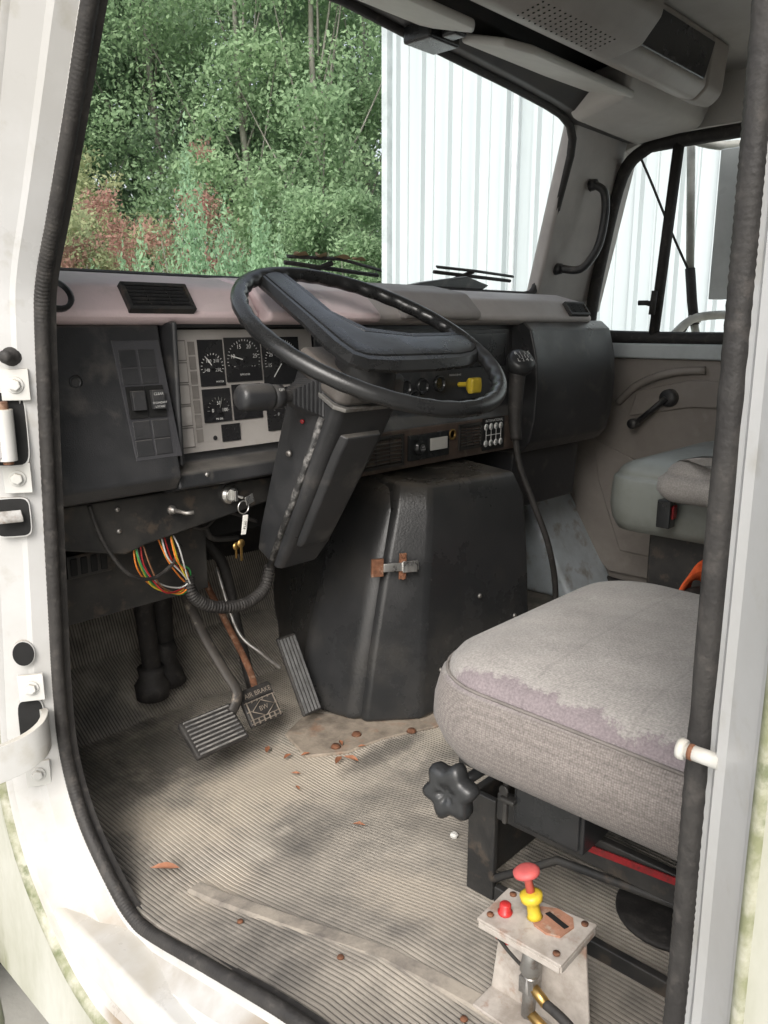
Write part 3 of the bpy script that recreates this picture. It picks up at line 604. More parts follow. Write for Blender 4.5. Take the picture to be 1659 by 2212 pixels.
# ------------------------------------------------------------------ driver seat
DS=empty("driver_seat",(.43,.3,1.02),par=TR)
def rrect(x0,x1,y0,y1,r,nn=8):
    out=[]
    for cx,cy_,a0 in((x1-r,y1-r,0),(x0+r,y1-r,90),(x0+r,y0+r,180),(x1-r,y0+r,270)):
        for k in range(nn+1):
            q=math.radians(a0+90*k/nn); out.append((cx+r*math.cos(q),cy_+r*math.sin(q)))
    return out
def cushion(x0,x1,y0,y1,z0,z1,zs,rad,dome,bul=.012):
    b=MB(); rs=[]
    def rg(ins,z,zf=None):
        r=max(rad-ins*.4,.02); return [(x,y,z+(.010*(y-y0)/(y1-y0) if zf else 0)) for x,y in rrect(x0+ins,x1-ins,y0+ins,y1-ins,r)]
    h=zs-z0
    prof=[(.035,z0-.004),(.012,z0),(.002,z0+.18*h),(-bul*.6,z0+.45*h),(-bul*.5,z0+.7*h),(.0,zs-.010),(.006,zs-.003),(.0085,zs-.003),(.009,zs+.004),(.016,zs+.014),(.030,zs+.023),(.060,zs+.031),(.11,zs+.032+dome*.5),(.16,zs+.032+dome*.8),(.20,zs+.032+dome)]
    for i,z in prof: rs.append(rg(i,z,z>zs-.02))
    b.loft(rs,0,True,True); return b
b=cushion(.188,.668,.02,.60,1.292,1.42,1.386,.095,.004)
DC=b.obj("seat_cushion",DS,'seat',label="grey woven seat cushion with worn edge")
b=MB(); pp=[(x,y,1.384+.010*(y-.02)/.58) for x,y in rrect(.194,.662,.026,.594,.092)]; b.tube(pp,.0020,0,6,True); b.obj("seat_piping",DC,mat("piping",(.20,.18,.165),None,30,.9))
b=cushion(.19,.67,-.12,.05,1.40,2.05,2.0,.05,.0); b.obj("seat_backrest",DS,'seat')
b=MB()
b.box(.315,.325,.555,.600,1.02,1.175); b.box(.326,.60,.588,.600,1.02,1.175); b.box(.315,.327,-.02,.553,1.012,1.045); b.box(.315,.327,-.02,.553,1.15,1.19)
b.box(.33,.62,-.02,.58,1.20,1.235); b.box(.25,.63,.0,.57,1.255,1.292)
b.box(.60,.612,-.02,.58,1.02,1.19); b.tube([(.32,.56,1.05),(.32,.46,1.13),(.32,.30,1.15)],.006,0,8); b.tube([(.32,.21,1.06),(.31,.25,1.18),(.3,.28,1.25)],.010,0,8)
b.obj("seat_base",DS,'blackm',.004,label="black steel seat base")
b=MB(); b.box(.262,.345,.395,.492,1.198,1.262); b.box(.258,.262,.40,.487,1.203,1.257); b.obj("slide_motor_box",DS,'blackg',.004)
b=MB(); b.box(.255,.262,.498,.504,1.195,1.255); b.lathe([(.007,0),(.007,.004)],(.255,.501,1.243),(-1,0,0),0,12); b.box(.25,.262,.485,.506,1.228,1.234); b.obj("seat_bracket",DS,'blackm',.002)
b=MB(); b.hexa([(.310,.300,1.181),(.310,.415,1.171),(.312,.415,1.171),(.312,.300,1.181),(.310,.300,1.190),(.310,.415,1.180),(.312,.415,1.180),(.312,.300,1.190)],0)
b.obj("seat_label",DS,['redd'])
b=MB(); b.lathe([(.012,-.01),(.024,-.006),(.0315,.0),(.033,.010),(.0315,.018),(.026,.022),(.012,.023),(.010,.020),(.002,.019)],(.205,.540,1.252),(-1,-.12,.08),0,48,6,.15)
b.tube([(.205,.54,1.252),(.29,.53,1.262)],.007,0,10); b.obj("seat_adjuster_knob",DS,'blackg',label="black six lobed adjuster knob")
b=MB(); b.lathe([(.075,0),(.075,.004),(.07,.006)],(.46,.36,1.022),(0,0,1),0,30); b.obj("floor_drain_cover",DS,'rub')
# ------------------------------------------------------------------ air brake box
AB=empty("air_control_valve",(.19,.40,1.02),par=TR)
b=MB()
c4=[(.147,.352,1.148),(.222,.352,1.152),(.206,.458,1.152),(.144,.458,1.148)]
b.hexa(c4+[(x,y,z+.004) for x,y,z in c4])
def lip_(p,q,d=.012,t=.0015):
    p=Vector(p);q=Vector(q);w=(q-p).cross(Vector((0,0,1))).normalized()*t
    b.hexa([p-w+Vector((0,0,-d)),q-w+Vector((0,0,-d)),q+w+Vector((0,0,-d)),p+w+Vector((0,0,-d)),p-w,q-w,q+w,p+w])
lip_((.1485,.354,1.148),(.1455,.456,1.148),.008); lip_((.149,.3535,1.148),(.220,.3535,1.151),.008)
b.hexa([(.192,.335,1.02),(.196,.335,1.02),(.190,.465,1.02),(.186,.465,1.02),(.200,.354,1.148),(.204,.354,1.148),(.196,.455,1.148),(.192,.455,1.148)])
b.hexa([(.150,.335,1.024),(.192,.335,1.024),(.188,.465,1.024),(.150,.465,1.024),(.150,.335,1.028),(.192,.335,1.028),(.188,.465,1.028),(.150,.465,1.028)])
b.obj("valve_bracket",AB,mat("grimy_white_bracket",(.46,.42,.38),(.28,.245,.21),25,.6,.2,100,c3=(.24,.13,.085),s3=35,f3=.7),.001)
for x,y in((.154,.362),(.154,.447),(.213,.362),(.199,.447)):
    b=MB(); b.lathe([(.004,0),(.004,.002)],(x,y,1.1555),(0,0,1),0,10); b.obj("valve_rivet",AB,'rust')
b=MB(); P=[(.178,.372),(.200,.368),(.212,.376),(.214,.396),(.204,.412),(.186,.416),(.174,.402),(.172,.386)]; b.prism(P,'z',1.154,1.1568); b.obj("rust_stained_plate",AB,mat("stained_orange",(.40,.20,.13),(.26,.14,.09),50,.85,c3=(.42,.36,.30),s3=60))
b=MB(); b.hexa([(.190,.374,1.1570),(.196,.372,1.1570),(.202,.400,1.1570),(.196,.402,1.1570),(.190,.374,1.1578),(.196,.372,1.1578),(.202,.400,1.1578),(.196,.402,1.1578)]); b.obj("lever_slot",AB,'recess')
def kn(o,prof,m,nm,ax=(-.05,.1,1)):
    b=MB(); b.lathe(prof,o,ax,0,24); return b.obj(nm,AB,m)
kn((.184,.408,1.157),[(.009,0),(.0075,.004),(.0070,.018),(.0122,.021),(.0128,.028),(.009,.030)],'yel',"yellow_lever_knob",(-.05,.2,1))
kn((.184,.415,1.186),[(.005,0),(.0045,.014),(.008,.017),(.0148,.021),(.0150,.025),(.011,.028),(.004,.029)],'redf',"red_mushroom_knob",(-.05,.25,1))
kn((.170,.438,1.153),[(.008,0),(.0085,.003),(.0065,.004),(.0065,.012),(.005,.0135)],'red',"red_button",(0,0,1))
b=MB(); b.lathe([(.011,0),(.013,.004),(.010,.02),(.010,.045)],(.168,.400,1.10),(0,0,1),0,12); b.tube([(.168,.40,1.10),(.166,.40,1.045)],.008,0,10); b.tube([(.168,.40,1.085),(.160,.375,1.08)],.006,1,10); b.tube([(.166,.40,1.05),(.160,.37,1.045)],.006,1,10); b.box(.160,.178,.392,.41,1.075,1.095,0)
b.obj("valve_body",AB,['zinc','gold'])
b=MB(); b.tube(cat([(.160,.375,1.08),(.155,.345,1.078),(.15,.30,1.060),(.16,.22,1.045),(.2,.1,1.04)],6),.0055,0,10); b.tube(cat([(.160,.37,1.045),(.155,.34,1.040),(.15,.30,1.034),(.15,.2,1.03)],6),.0045,0,10)
b.tube(cat([(.150,.445,1.140),(.160,.430,1.125),(.175,.42,1.12),(.175,.40,1.10)],6),.0018,1,6); b.tube(cat([(.152,.44,1.14),(.158,.425,1.12),(.168,.41,1.10)],6),.0022,0,6); b.obj("air_hose",AB,['rub','wr'])
b=MB(); b.tube(cat([(.155,.335,1.032),(.15,.30,1.030),(.15,.25,1.03)],4),.005,0,8); b.obj("blue_air_line",AB,'blue')
# ------------------------------------------------------------------ hinges on jamb
def bolt(b,c,ax,r,mi=0):
    b.lathe([(r*1.35,0),(r*1.35,r*.25)],c,ax,mi,20); b.lathe([(r,r*.25),(r,r*.8),(r*.8,r*.95)],c,ax,mi,6,sm=False)
jn=Vector((-.53,-.85,0)).normalized(); jt_=Vector((.85,-.53,0)).normalized()
def slot(cx,cy_,cz,hw,hh,ellipse=False):
    b=MB(); c=Vector((cx,cy_,cz))+jn*.006; nn=24; P=[];Q=[]
    for k in range(nn):
        q=2*math.pi*k/nn; e=.4 if not ellipse else 1
        d=jt_*(hw*math.copysign(abs(math.cos(q))**e,math.cos(q)))+Vector((0,0,hh*math.copysign(abs(math.sin(q))**e,math.sin(q)))); P.append(c+d); Q.append(c+d*1.06)
    b.loft([[p-jn*.012 for p in Q],[p+jn*.0006 for p in Q]],1,True,False); b.add([p+jn*.0012 for p in P],[tuple(range(nn))],0)
    return b.obj("jamb_pocket",TR,['recess','jamb'])
slot(-.040,1.134,1.661,.024,.050); slot(-.042,1.144,1.536,.023,.027); slot(-.033,1.176,1.198,.018,.045); slot(-.038,1.167,1.323,.015,.019,True)
for k,((xt,yt,zt),(xb,yb,zb)) in enumerate((((-.028,1.123,1.7214),(-.0325,1.135,1.5926)),((-.0316,1.166,1.268),(-.0305,1.1766,1.120)))):
    b=MB()
    for c in(Vector((xt,yt,zt)),Vector((xb,yb,zb))): c=c+jn*.004; b.obox(c+jn*.004,jt_*.018,(0,0,.021),jn*.003,0); bolt(b,c+jn*.007,jn,.0085,0)
    if k==0:
        x=(xt+xb)/2-.022;y=(yt+yb)/2-.014;z=1.655
        b.tube([(x,y,z+.035),(x,y,z-.035)],.012,0,16); b.tube([(x,y,z+.045),(x,y,z-.04)],.007,1,12)
        b.box(x-.05,x,y-.006,y+.006,z-.03,z+.03)
    else:
        P=cat([(-.022,1.160,1.20),(-.030,1.135,1.205),(-.050,1.115,1.20),(-.085,1.115,1.19),(-.16,1.13,1.18)],5); rs=[]
        for i,p in enumerate(P):
            t=(P[min(i+1,len(P)-1)]-P[max(i-1,0)]).normalized(); w=t.cross(Vector((0,0,1))).normalized()*.005
            rs.append([p-w-Vector((0,0,.028)),p+w-Vector((0,0,.028)),p+w+Vector((0,0,.028)),p-w+Vector((0,0,.028))])
        b.loft(rs)
    b.obj("door_hinge",TR,['paint','rust'],.0015,label="white painted bolted door hinge")
b=MB(); c=Vector((-.031,1.120,1.759)); b.lathe([(.014,0),(.012,.008),(.008,.010),(.009,.020),(.005,.024)],c,(-.75,-.65,0),0,16); b.obj("jamb_bumper",TR,'rub')
b=MB(); b.obox(Vector((-.056,1.128,1.540)),(.018,-.006,0),(0,0,.003),(0,.003,.006)); b.obj("door_check_strap",TR,'zinc',.002)
b=MB(); b.tube([(-.026,.158,1.536),(-.026,.180,1.536)],.0050,0,16); b.lathe([(.0066,0),(.0072,.003),(.0066,.005)],(-.026,.179,1.536),(0,1,0),0,18); b.lathe([(.0053,0),(.0053,.003)],(-.026,.174,1.536),(0,1,0),1,16); b.obj("door_striker_pin",TR,['paint','rust'])
# ------------------------------------------------------------------ windscreen opening
top_=[(.06,1.262,2.33),(.25,1.258,2.395),(.5,1.255,2.415),(.723,1.252,2.415),(.942,1.251,2.396),(1.289,1.25,2.372),(1.46,1.25,2.357),(1.535,1.251,2.347),(1.585,1.254,2.330),(1.612,1.260,2.300),(1.622,1.270,2.26)]
bot_=[(.04,1.395,1.885),(1.60,1.395,1.885),(1.64,1.394,1.890),(1.657,1.392,1.905),(1.664,1.385,1.94)]
loop=top_+bot_[::-1]
b=MB(); b.tube(loop,.012,0,10,True); b.obj("windscreen_seal",TR,'rub')
b=MB()
ht=[]
for x,y,z in top_[:-2]: ht.append([(x,1.262,z+.004),(x,1.205,z-.004),(x,1.13,z+.028),(x,1.10,2.50),(x,1.30,2.50),(x,1.275,z+.006)])
ht=[[ (.0,)+q[1:] for q in ht[0]]]+ht+[[ (1.98,)+q[1:] for q in ht[-1]]]
b.loft(ht,0,True,False); b.obj("header_trim",TR,mat("black_header",(.035,.035,.035),(.07,.065,.06),6,.5),.004)
def wiper(pts):
    b=MB(); P=[Vector(p) for p in pts]
    b.tube(P,.006,0,6,flat=.5); b.tube([P[0]+Vector((0,.01,-.012)),P[-1]+Vector((0,.01,-.012))],.005,0,6)
    m=P[0].lerp(P[-1],.45); b.tube(cat([m,m+Vector((-.05,.02,-.02)),m+Vector((-.12,.06,-.05))],4),.006,0,8); b.obj("windscreen_wiper",TR,'rub')
wiper([(.70,1.385+.02,1.945),(.86,1.405,1.948),(1.0,1.41,1.930)]); wiper([(1.21,1.405,1.948),(1.38,1.405,1.945),(1.56,1.405,1.938)])
b=MB(); b.prism([(1.02,1.892),(1.34,1.892),(1.37,1.905),(1.27,1.925),(1.10,1.905)],'y',1.35,1.375); b.obj("wiper_motor_cover",TR,'black',.004)
# ------------------------------------------------------------------ passenger side
b=MB()
b.prism([(-.4,.93),(1.44,.93),(1.44,1.50),(1.42,1.715),(-.4,1.715)],'x',1.93,2.02)
b.prism([(-.4,2.345),(1.18,2.345),(1.27,2.31),(1.30,2.5),(-.4,2.5)],'x',1.93,2.02,1)
b.prism([(1.44,.93),(1.80,.93),(1.80,1.88),(1.40,1.88),(1.43,1.76)],'x',1.94,2.02,2)
b.prism([(1.37,1.84),(1.45,1.84),(1.34,2.5),(1.27,2.5),(1.27,2.30)],'x',1.93,2.02,1)
b.prism([(-.4,1.715),(.15,1.715),(.15,2.345),(-.4,2.345)],'x',1.93,2.02,1)
b.obj("passenger_side_wall",TR,['door','head','kick'],.006)
PD=empty("passenger_door",(1.92,.8,1.3),par=TR)
b=MB(); b.prism([(-.1,1.0),(1.22,1.0),(1.34,1.10),(1.37,1.30),(1.36,1.70),(-.1,1.70)],'x',1.905,1.93); b.prism([(.2,1.34),(1.08,1.36),(1.30,1.44),(1.27,1.30),(1.18,1.08),(.2,1.06)],'x',1.893,1.906)
b.prism([(.3,1.64),(1.0,1.64),(1.16,1.60),(1.18,1.52),(.98,1.56),(.3,1.57)],'x',1.895,1.906)
b.obj("door_panel",PD,'door',.010,3,label="taupe moulded door panel")
b=MB(); b.tube(cat([(1.898,.95,1.67),(1.885,1.05,1.66),(1.885,1.15,1.62),(1.898,1.22,1.56)],5),.012,0,8); b.obj("door_pull",PD,'door')
b=MB(); b.prism([(-.1,1.70),(1.36,1.70),(1.36,1.745),(-.1,1.745)],'x',1.885,1.93); b.obj("door_sill_top",PD,mat("sill_blue_grey",(.58,.62,.62),(.45,.48,.48),6,.4),.006)
b=MB(); fr=cat([(1.92,.16,1.765),(1.92,.7,1.76),(1.92,1.20,1.762),(1.92,1.325,1.775),(1.92,1.345,1.83),(1.92,1.31,2.05),(1.92,1.265,2.24),(1.92,1.20,2.305),(1.92,1.10,2.318),(1.92,.6,2.32),(1.92,.16,2.31)],4)
b.tube(fr,.020,0,8,flat=1.0); b.tube([(1.92,1.128,1.765),(1.92,1.093,2.31)],.017,0,8); b.obj("window_frame",PD,'rub',.0)
b=MB(); b.lathe([(.028,0),(.026,.018),(.016,.022)],(1.895,1.050,1.585),(-1,0,0),0,18); b.tube([(1.868,1.050,1.585),(1.858,1.09,1.545),(1.858,1.135,1.505)],.015,0,10,flat=.6); b.lathe([(.013,0),(.016,.02),(.016,.034),(.012,.038)],(1.862,1.135,1.505),(-1,0,0),0,14); b.obj("window_crank",PD,'black')
b=MB(); b.tube([(1.90,1.13,1.86),(1.885,1.14,1.865),(1.88,1.165,1.865)],.008,0,8); b.tube([(1.89,1.125,1.83),(1.89,1.12,1.90)],.010,0,8); b.obj("vent_window_latch",PD,'rub')
b=MB(); b.tube(cat([(1.905,1.40,1.80),(1.905,1.43,1.60),(1.905,1.44,1.40),(1.905,1.43,1.17),(1.905,1.37,1.04),(1.905,1.25,.975),(1.905,1.0,.965)],5),.013,0,8); b.obj("passenger_door_seal",TR,'rub')
b=MB()
b.hexa([(1.655,1.385,1.87),(1.93,1.36,1.87),(1.93,1.46,1.87),(1.655,1.43,1.87),(1.60,1.235,2.36),(1.93,1.24,2.40),(1.93,1.34,2.40),(1.60,1.28,2.36)])
b.obj("pillar_trim",TR,'pillar',.012,3)
b=MB(); b.tube(cat([(1.765,1.275,2.20),(1.775,1.245,2.18),(1.782,1.240,2.12),(1.772,1.250,2.03),(1.750,1.275,1.975),(1.735,1.30,1.96),(1.72,1.34,1.965)],6),.012,0,10); b.lathe([(.018,0),(.015,.02)],(1.767,1.285,2.20),(0,-1,0),0,14); b.lathe([(.018,0),(.015,.02)],(1.72,1.36,1.965),(0,-1,0),0,14); b.obj("grab_handle",TR,'black')
b=MB(); b.prism([(1.20,.952),(1.78,.952),(1.78,1.30),(1.42,1.30)],'x',1.66,1.93,0); b.obj("kick_panel",TR,'kick',.02)
PS=empty("passenger_seat",(1.42,.6,1.0),par=TR)
b=cushion(1.17,1.74,.30,.875,1.345,1.49,1.462,.07,.004,.006); b.obj("seat_cushion",PS,'seatv',label="grey vinyl passenger seat cushion")
b=cushion(1.16,1.74,.12,.30,1.48,2.0,1.96,.05,0); b.obj("seat_backrest",PS,'seatv')
b=MB(); b.box(1.27,1.30,.35,.80,1.02,1.345); b.box(1.62,1.65,.35,.80,1.02,1.345); b.box(1.30,1.62,.74,.80,1.30,1.34); b.tube([(1.32,.80,1.34),(1.39,.84,1.05)],.014,0,8); b.obj("seat_base",PS,'blackm',.006)
b=cushion(1.06,1.15,.30,.70,1.45,1.53,1.50,.035,0); b.obj("armrest",PS,M['seat'])
b=MB(); b.box(1.12,1.15,.69,.72,1.38,1.44); b.box(1.125,1.145,.685,.69,1.40,1.43,1); b.obj("belt_buckle",PS,['blackg','redd'],.004)
# ------------------------------------------------------------------ overhead
b=MB(); b.box(0.0,1.93,-.38,1.10,2.478,2.499); b.obj("headliner",TR,'head')
b=MB(); cpf=[(1.03,2.43),(.97,2.352),(.92,2.335),(.89,2.36),(.88,2.477),(1.03,2.477)]
b.prism(cpf,'x',.66,1.60)
b.loft([[(1.60,y,z) for y,z in cpf],[(1.70,y*.985+.015,z) for y,z in cpf],[(1.76,.5*y+.5*.96,.6*z+.4*2.477) for y,z in cpf]])
spf=[(.955,2.345),(.90,2.322),(.83,2.335),(.79,2.38),(.78,2.476),(.955,2.476)]
b.prism(spf,'x',.66,1.14); b.loft([[(1.14,y,z) for y,z in spf],[(1.17,.4*y+.6*.9,.7*z+.3*2.44) for y,z in spf]])
OC=b.obj("overhead_console",TR,'head2',.016,4,label="taupe overhead console with speaker grille")
b=MB(); b.hexa([(1.20,.884,2.372),(1.57,.884,2.372),(1.57,.890,2.372),(1.20,.890,2.372),(1.24,.876,2.458),(1.60,.876,2.458),(1.60,.884,2.458),(1.24,.884,2.458)]); b.obj("console_slot",OC,'dark',.003)
b=MB()
for i in range(15):
    for j in range(6):
        y=.845+j*.010; b.lathe([(.0022,0),(.0022,.0006)],(.80+i*.018,y,2.322+(.90-y)*.186-.0002),(0,-.18,-1),0,6)
b.obj("speaker_grille",OC,'recess')
def visor(x0,x1):
    b=MB(); P=[(x0+.02,1.175),(x0,1.15),(x0,1.05),(x0+.05,1.01),(x1-.05,1.01),(x1,1.05),(x1,1.15),(x1-.02,1.175)]
    z=lambda y:2.392+(y-1.175)*.30
    b.loft([[(x,y,z(y)-.009) for x,y in P],[(x,y,z(y)+.009) for x,y in P]]); return b.obj("sun_visor",TR,'visor',.007,3,label="grey padded sun visor")
visor(.16,.88); visor(.98,1.52)
b=MB(); b.box(.88,.98,1.16,1.235,2.365,2.40); b.box(.91,.95,1.12,1.16,2.37,2.39); b.obj("visor_bracket",TR,'blackg',.006)
b=MB(); b.hexa([(1.44,1.02,2.335),(1.90,1.02,2.335),(1.90,1.22,2.315),(1.54,1.22,2.325),(1.44,1.0,2.42),(1.93,1.0,2.42),(1.93,1.25,2.42),(1.49,1.25,2.42)]); b.obj("corner_trim",TR,'head',.02,3)
# ------------------------------------------------------------------ outside mirror
MR=empty("outside_mirror",(2.2,1.1,1.9),par=TR)
b=MB()
b.tube(cat([(2.03,1.23,2.40),(2.15,1.17,2.37),(2.22,1.10,2.35),(2.26,1.02,2.35)],4),.014,0,10)
b.tube(cat([(2.03,1.20,1.66),(2.14,1.13,1.80),(2.22,1.08,1.83),(2.28,.98,1.83)],4),.014,0,10)
b.tube([(2.2,1.18,2.37),(2.2,1.15,1.98)],.013,0,10); b.tube([(2.2,1.15,1.98),(2.2,1.135,1.88),(2.2,1.12,1.80)],.016,1,10); b.tube([(2.2,1.12,1.80),(2.2,1.10,1.72)],.013,0,10)
b.lathe([(.02,-.012),(.02,.012)],(2.2,1.12,1.82),(0,0,1),0,12)
b.obj("mirror_arm",MR,[mat("tube_paint",(.50,.50,.46),(.36,.36,.32),20,.4),'rub'])
b=MB(); b.box(2.18,2.23,.93,1.075,1.88,2.33,0); b.box(2.183,2.227,.922,.93,1.90,2.31,1); b.obj("mirror_head",MR,[mat("mirror_back",(.62,.65,.65),(.52,.55,.55),10,.35),'chrome'],.012)
b=MB(); b.tube(cat([(2.05,1.30,2.36),(2.1,1.26,2.25),(2.14,1.20,2.10),(2.18,1.15,1.98)],5),.004,0,6); b.tube(cat([(2.2,1.12,1.86),(2.15,1.13,1.78),(2.1,1.17,1.73),(2.03,1.22,1.68)],5),.004,0,6); b.obj("mirror_cable",MR,'rub')
# ------------------------------------------------------------------ small loose things
b=MB()
for k in range(6): b.tube(cat([(1.08+.012*k,.66,1.10),(1.10+.012*k,.655,1.22+.006*k),(1.14+.012*k,.645,1.275+.004*k),(1.19+.01*k,.63,1.27),(1.22+.01*k,.62,1.20)],5),.013,0,8,flat=.3)
b.tube(cat([(1.08,.64,1.22),(1.14,.63,1.24),(1.24,.62,1.22)],5),.022,1,8)
o=b.obj("safety_harness",None,['org','rub']); top(o,"orange safety harness straps bundled by the passenger seat","safety harness")
def dryleaf(x,y,s,rot,m='leafb',z0=None):
    b=MB(); P=[(-1,0),(-.5,.28),(0,.38),(.5,.25),(1,0),(.5,-.22),(0,-.35),(-.5,-.25)]; c,sn=math.cos(rot),math.sin(rot)
    z=(FZ(y)+.009) if z0 is None else z0
    V=[(x+(c*p[0]-sn*p[1])*s,y+(sn*p[0]+c*p[1])*s,z+abs(p[1])*s*.7+random.uniform(0,.1)*s) for p in P]
    V+= [(x+(c*p-sn*0)*s,y+(sn*p)*s,z) for p in(-.5,0,.5)]
    b.add(V,[(0,8,1),(1,8,9,2),(2,9,10,3),(3,10,4),(4,10,5),(5,10,9,6),(6,9,8,7),(7,8,0)])
    o=b.obj("dry_leaf",None,m)
    if z0 is None: top(o,"curled brown dry leaf lying on the rubber mat","leaf","dry leaves on the cab floor")
    else: top(o,"tan dry leaf caught on the windscreen wiper","leaf","dry leaves caught on the wiper")
for x,y,s,r in((.085,1.02,.024,2.3),(.50,1.055,.016,.4),(.52,1.04,.018,1.8),(.44,1.14,.012,.2),(.41,1.08,.010,2.2),(.55,1.10,.012,1),(.43,1.19,.014,.7),(.36,.86,.012,2.1),(.47,1.12,.011,2.9),(.38,1.04,.009,1.3),(.57,1.06,.009,2.6)):
    dryleaf(x,y,s,r)
M['leaft']=mat("dry_leaf_tan",(.42,.30,.16),(.28,.19,.10),40,.7)
for x,s,r in((.74,.03,.2),(.80,.035,.5),(.86,.03,2.9),(.92,.028,.1)): dryleaf(x,1.405,s,r,'leaft',1.948)
b=MB(); b.lathe([(.002,0),(.006,.002),(.007,.006),(.004,.009)],(.415,.70,FZ(.70)+.002),(0,0,1),0,7,sm=False); o=b.obj("pebble",None,'visor'); top(o,"small crumpled white scrap lying on the ribbed mat","pebble")
# ------------------------------------------------------------------ outdoors
b=MB(); b.add([(-150,-150,0),(150,-150,0),(150,150,0),(-150,150,0)],[(0,1,2,3)]); o=b.obj("ground",None,mat("gravel_ground",(.46,.45,.42),(.30,.29,.26),.9,.95,.8,40,c3=(.12,.15,.06),s3=.5)); top(o,"pale gravel yard around the truck","ground",kind="structure")
BL=empty("metal_building",(9,0,0),"white ribbed metal building with blue roof trim","building")
b=MB(); Yc=5.50
def wallstrip(fn,L):
    s=0
    while s<L:
        P=[(s,0,0),(s+.045,0,0),(s+.058,.045,0),(s+.098,.045,0),(s+.111,0,0),(s+.196,0,0),(s+.202,.012,0),(s+.216,.012,0),(s+.222,0,0),(s+.305,0,0)]
        for i in range(9):
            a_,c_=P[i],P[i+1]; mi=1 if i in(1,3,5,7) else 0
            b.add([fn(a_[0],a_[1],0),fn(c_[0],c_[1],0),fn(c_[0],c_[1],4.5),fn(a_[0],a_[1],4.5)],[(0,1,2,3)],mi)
        s+=.305
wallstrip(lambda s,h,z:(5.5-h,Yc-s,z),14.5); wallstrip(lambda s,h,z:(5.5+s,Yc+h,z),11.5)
b.obj("wall",BL,[mat("white_ribbed_metal",(.49,.55,.565),(.42,.475,.49),.9,.4,stretch=(1,1,.2)),mat("rib_flank_shade",(.38,.43,.44),(.32,.36,.37),1.2,.5,stretch=(1,1,.2))])  # second metal is darker: shade painted on the rib flanks so ribs show
b=MB(); b.box(5.42,17,-9.4,Yc+.08,4.48,4.62,0); b.prism([(5.3,4.62),(17,4.62),(11.2,6.0)],'y',-9.5,Yc+.1,1); b.obj("roof",BL,[mat("blue_trim",(.03,.14,.30),None,4,.5),mat("roof_metal",(.5,.52,.53),None,4,.4)])
b=MB(); b.box(5.43,5.50,Yc-.01,Yc+.06,0,4.48); b.obj("corner_trim",BL,mat("white_trim",(.50,.56,.57),None,4,.4))
b=MB(); b.tube([(5.40,Yc-1.45,0),(5.40,Yc-1.45,4.45)],.03,0,8); b.obj("drain_pipe",BL,mat("white_pipe",(.50,.55,.56),None,4,.4))
rg=np.random.default_rng(7)
def leafmat(name,cols,tr=.5):
    m=bpy.data.materials.new(name); m.use_nodes=True; nt=m.node_tree;N=nt.nodes;L=nt.links;N.clear()
    o=N.new("ShaderNodeOutputMaterial"); g=N.new("ShaderNodeNewGeometry"); r=N.new("ShaderNodeValToRGB")
    e=r.color_ramp.elements; e[0].color=(*cols[0],1); e[1].color=(*cols[-1],1)
    for i,c in enumerate(cols[1:-1]): q=e.new((i+1)/(len(cols)-1)); q.color=(*c,1)
    n=N.new("ShaderNodeTexNoise"); n.inputs["Scale"].default_value=.9; n.inputs["Detail"].default_value=3; L.new(g.outputs["Position"],n.inputs["Vector"])
    a=N.new("ShaderNodeMath"); a.operation='MULTIPLY_ADD'; L.new(n.outputs[0],a.inputs[0]); a.inputs[1].default_value=1.5; a.inputs[2].default_value=-.42
    s=N.new("ShaderNodeMath"); s.operation='MULTIPLY_ADD'; L.new(g.outputs["Random Per Island"],s.inputs[0]); s.inputs[1].default_value=.35; L.new(a.outputs[0],s.inputs[2]); L.new(s.outputs[0],r.inputs[0])
    d=N.new("ShaderNodeBsdfDiffuse"); t=N.new("ShaderNodeBsdfTranslucent"); L.new(r.outputs[0],d.inputs["Color"]); L.new(r.outputs[0],t.inputs[0])
    x=N.new("ShaderNodeMixShader"); x.inputs[0].default_value=tr; L.new(d.outputs[0],x.inputs[1]); L.new(t.outputs[0],x.inputs[2]); L.new(x.outputs[0],o.inputs[0]); return m
LM=dict(g1=leafmat("foliage_green",[(.23,.34,.21),(.29,.42,.25),(.35,.49,.29),(.41,.55,.33)]),  # leaf colours paled to paint in the haze of the absent windscreen glass
 g2=leafmat("foliage_deep",[(.22,.32,.22),(.28,.39,.26),(.34,.45,.29)]),
 gy=leafmat("foliage_yellow",[(.28,.35,.21),(.39,.43,.25),(.48,.48,.29)]),
 rd=leafmat("foliage_red",[(.28,.30,.20),(.40,.26,.21),(.46,.27,.23),(.35,.37,.24)]),
 ce=leafmat("foliage_cedar",[(.27,.41,.27),(.34,.51,.32),(.42,.59,.39)]))
BARK=mat("bark",(.22,.22,.19),(.16,.155,.13),6,.9,.8,30)
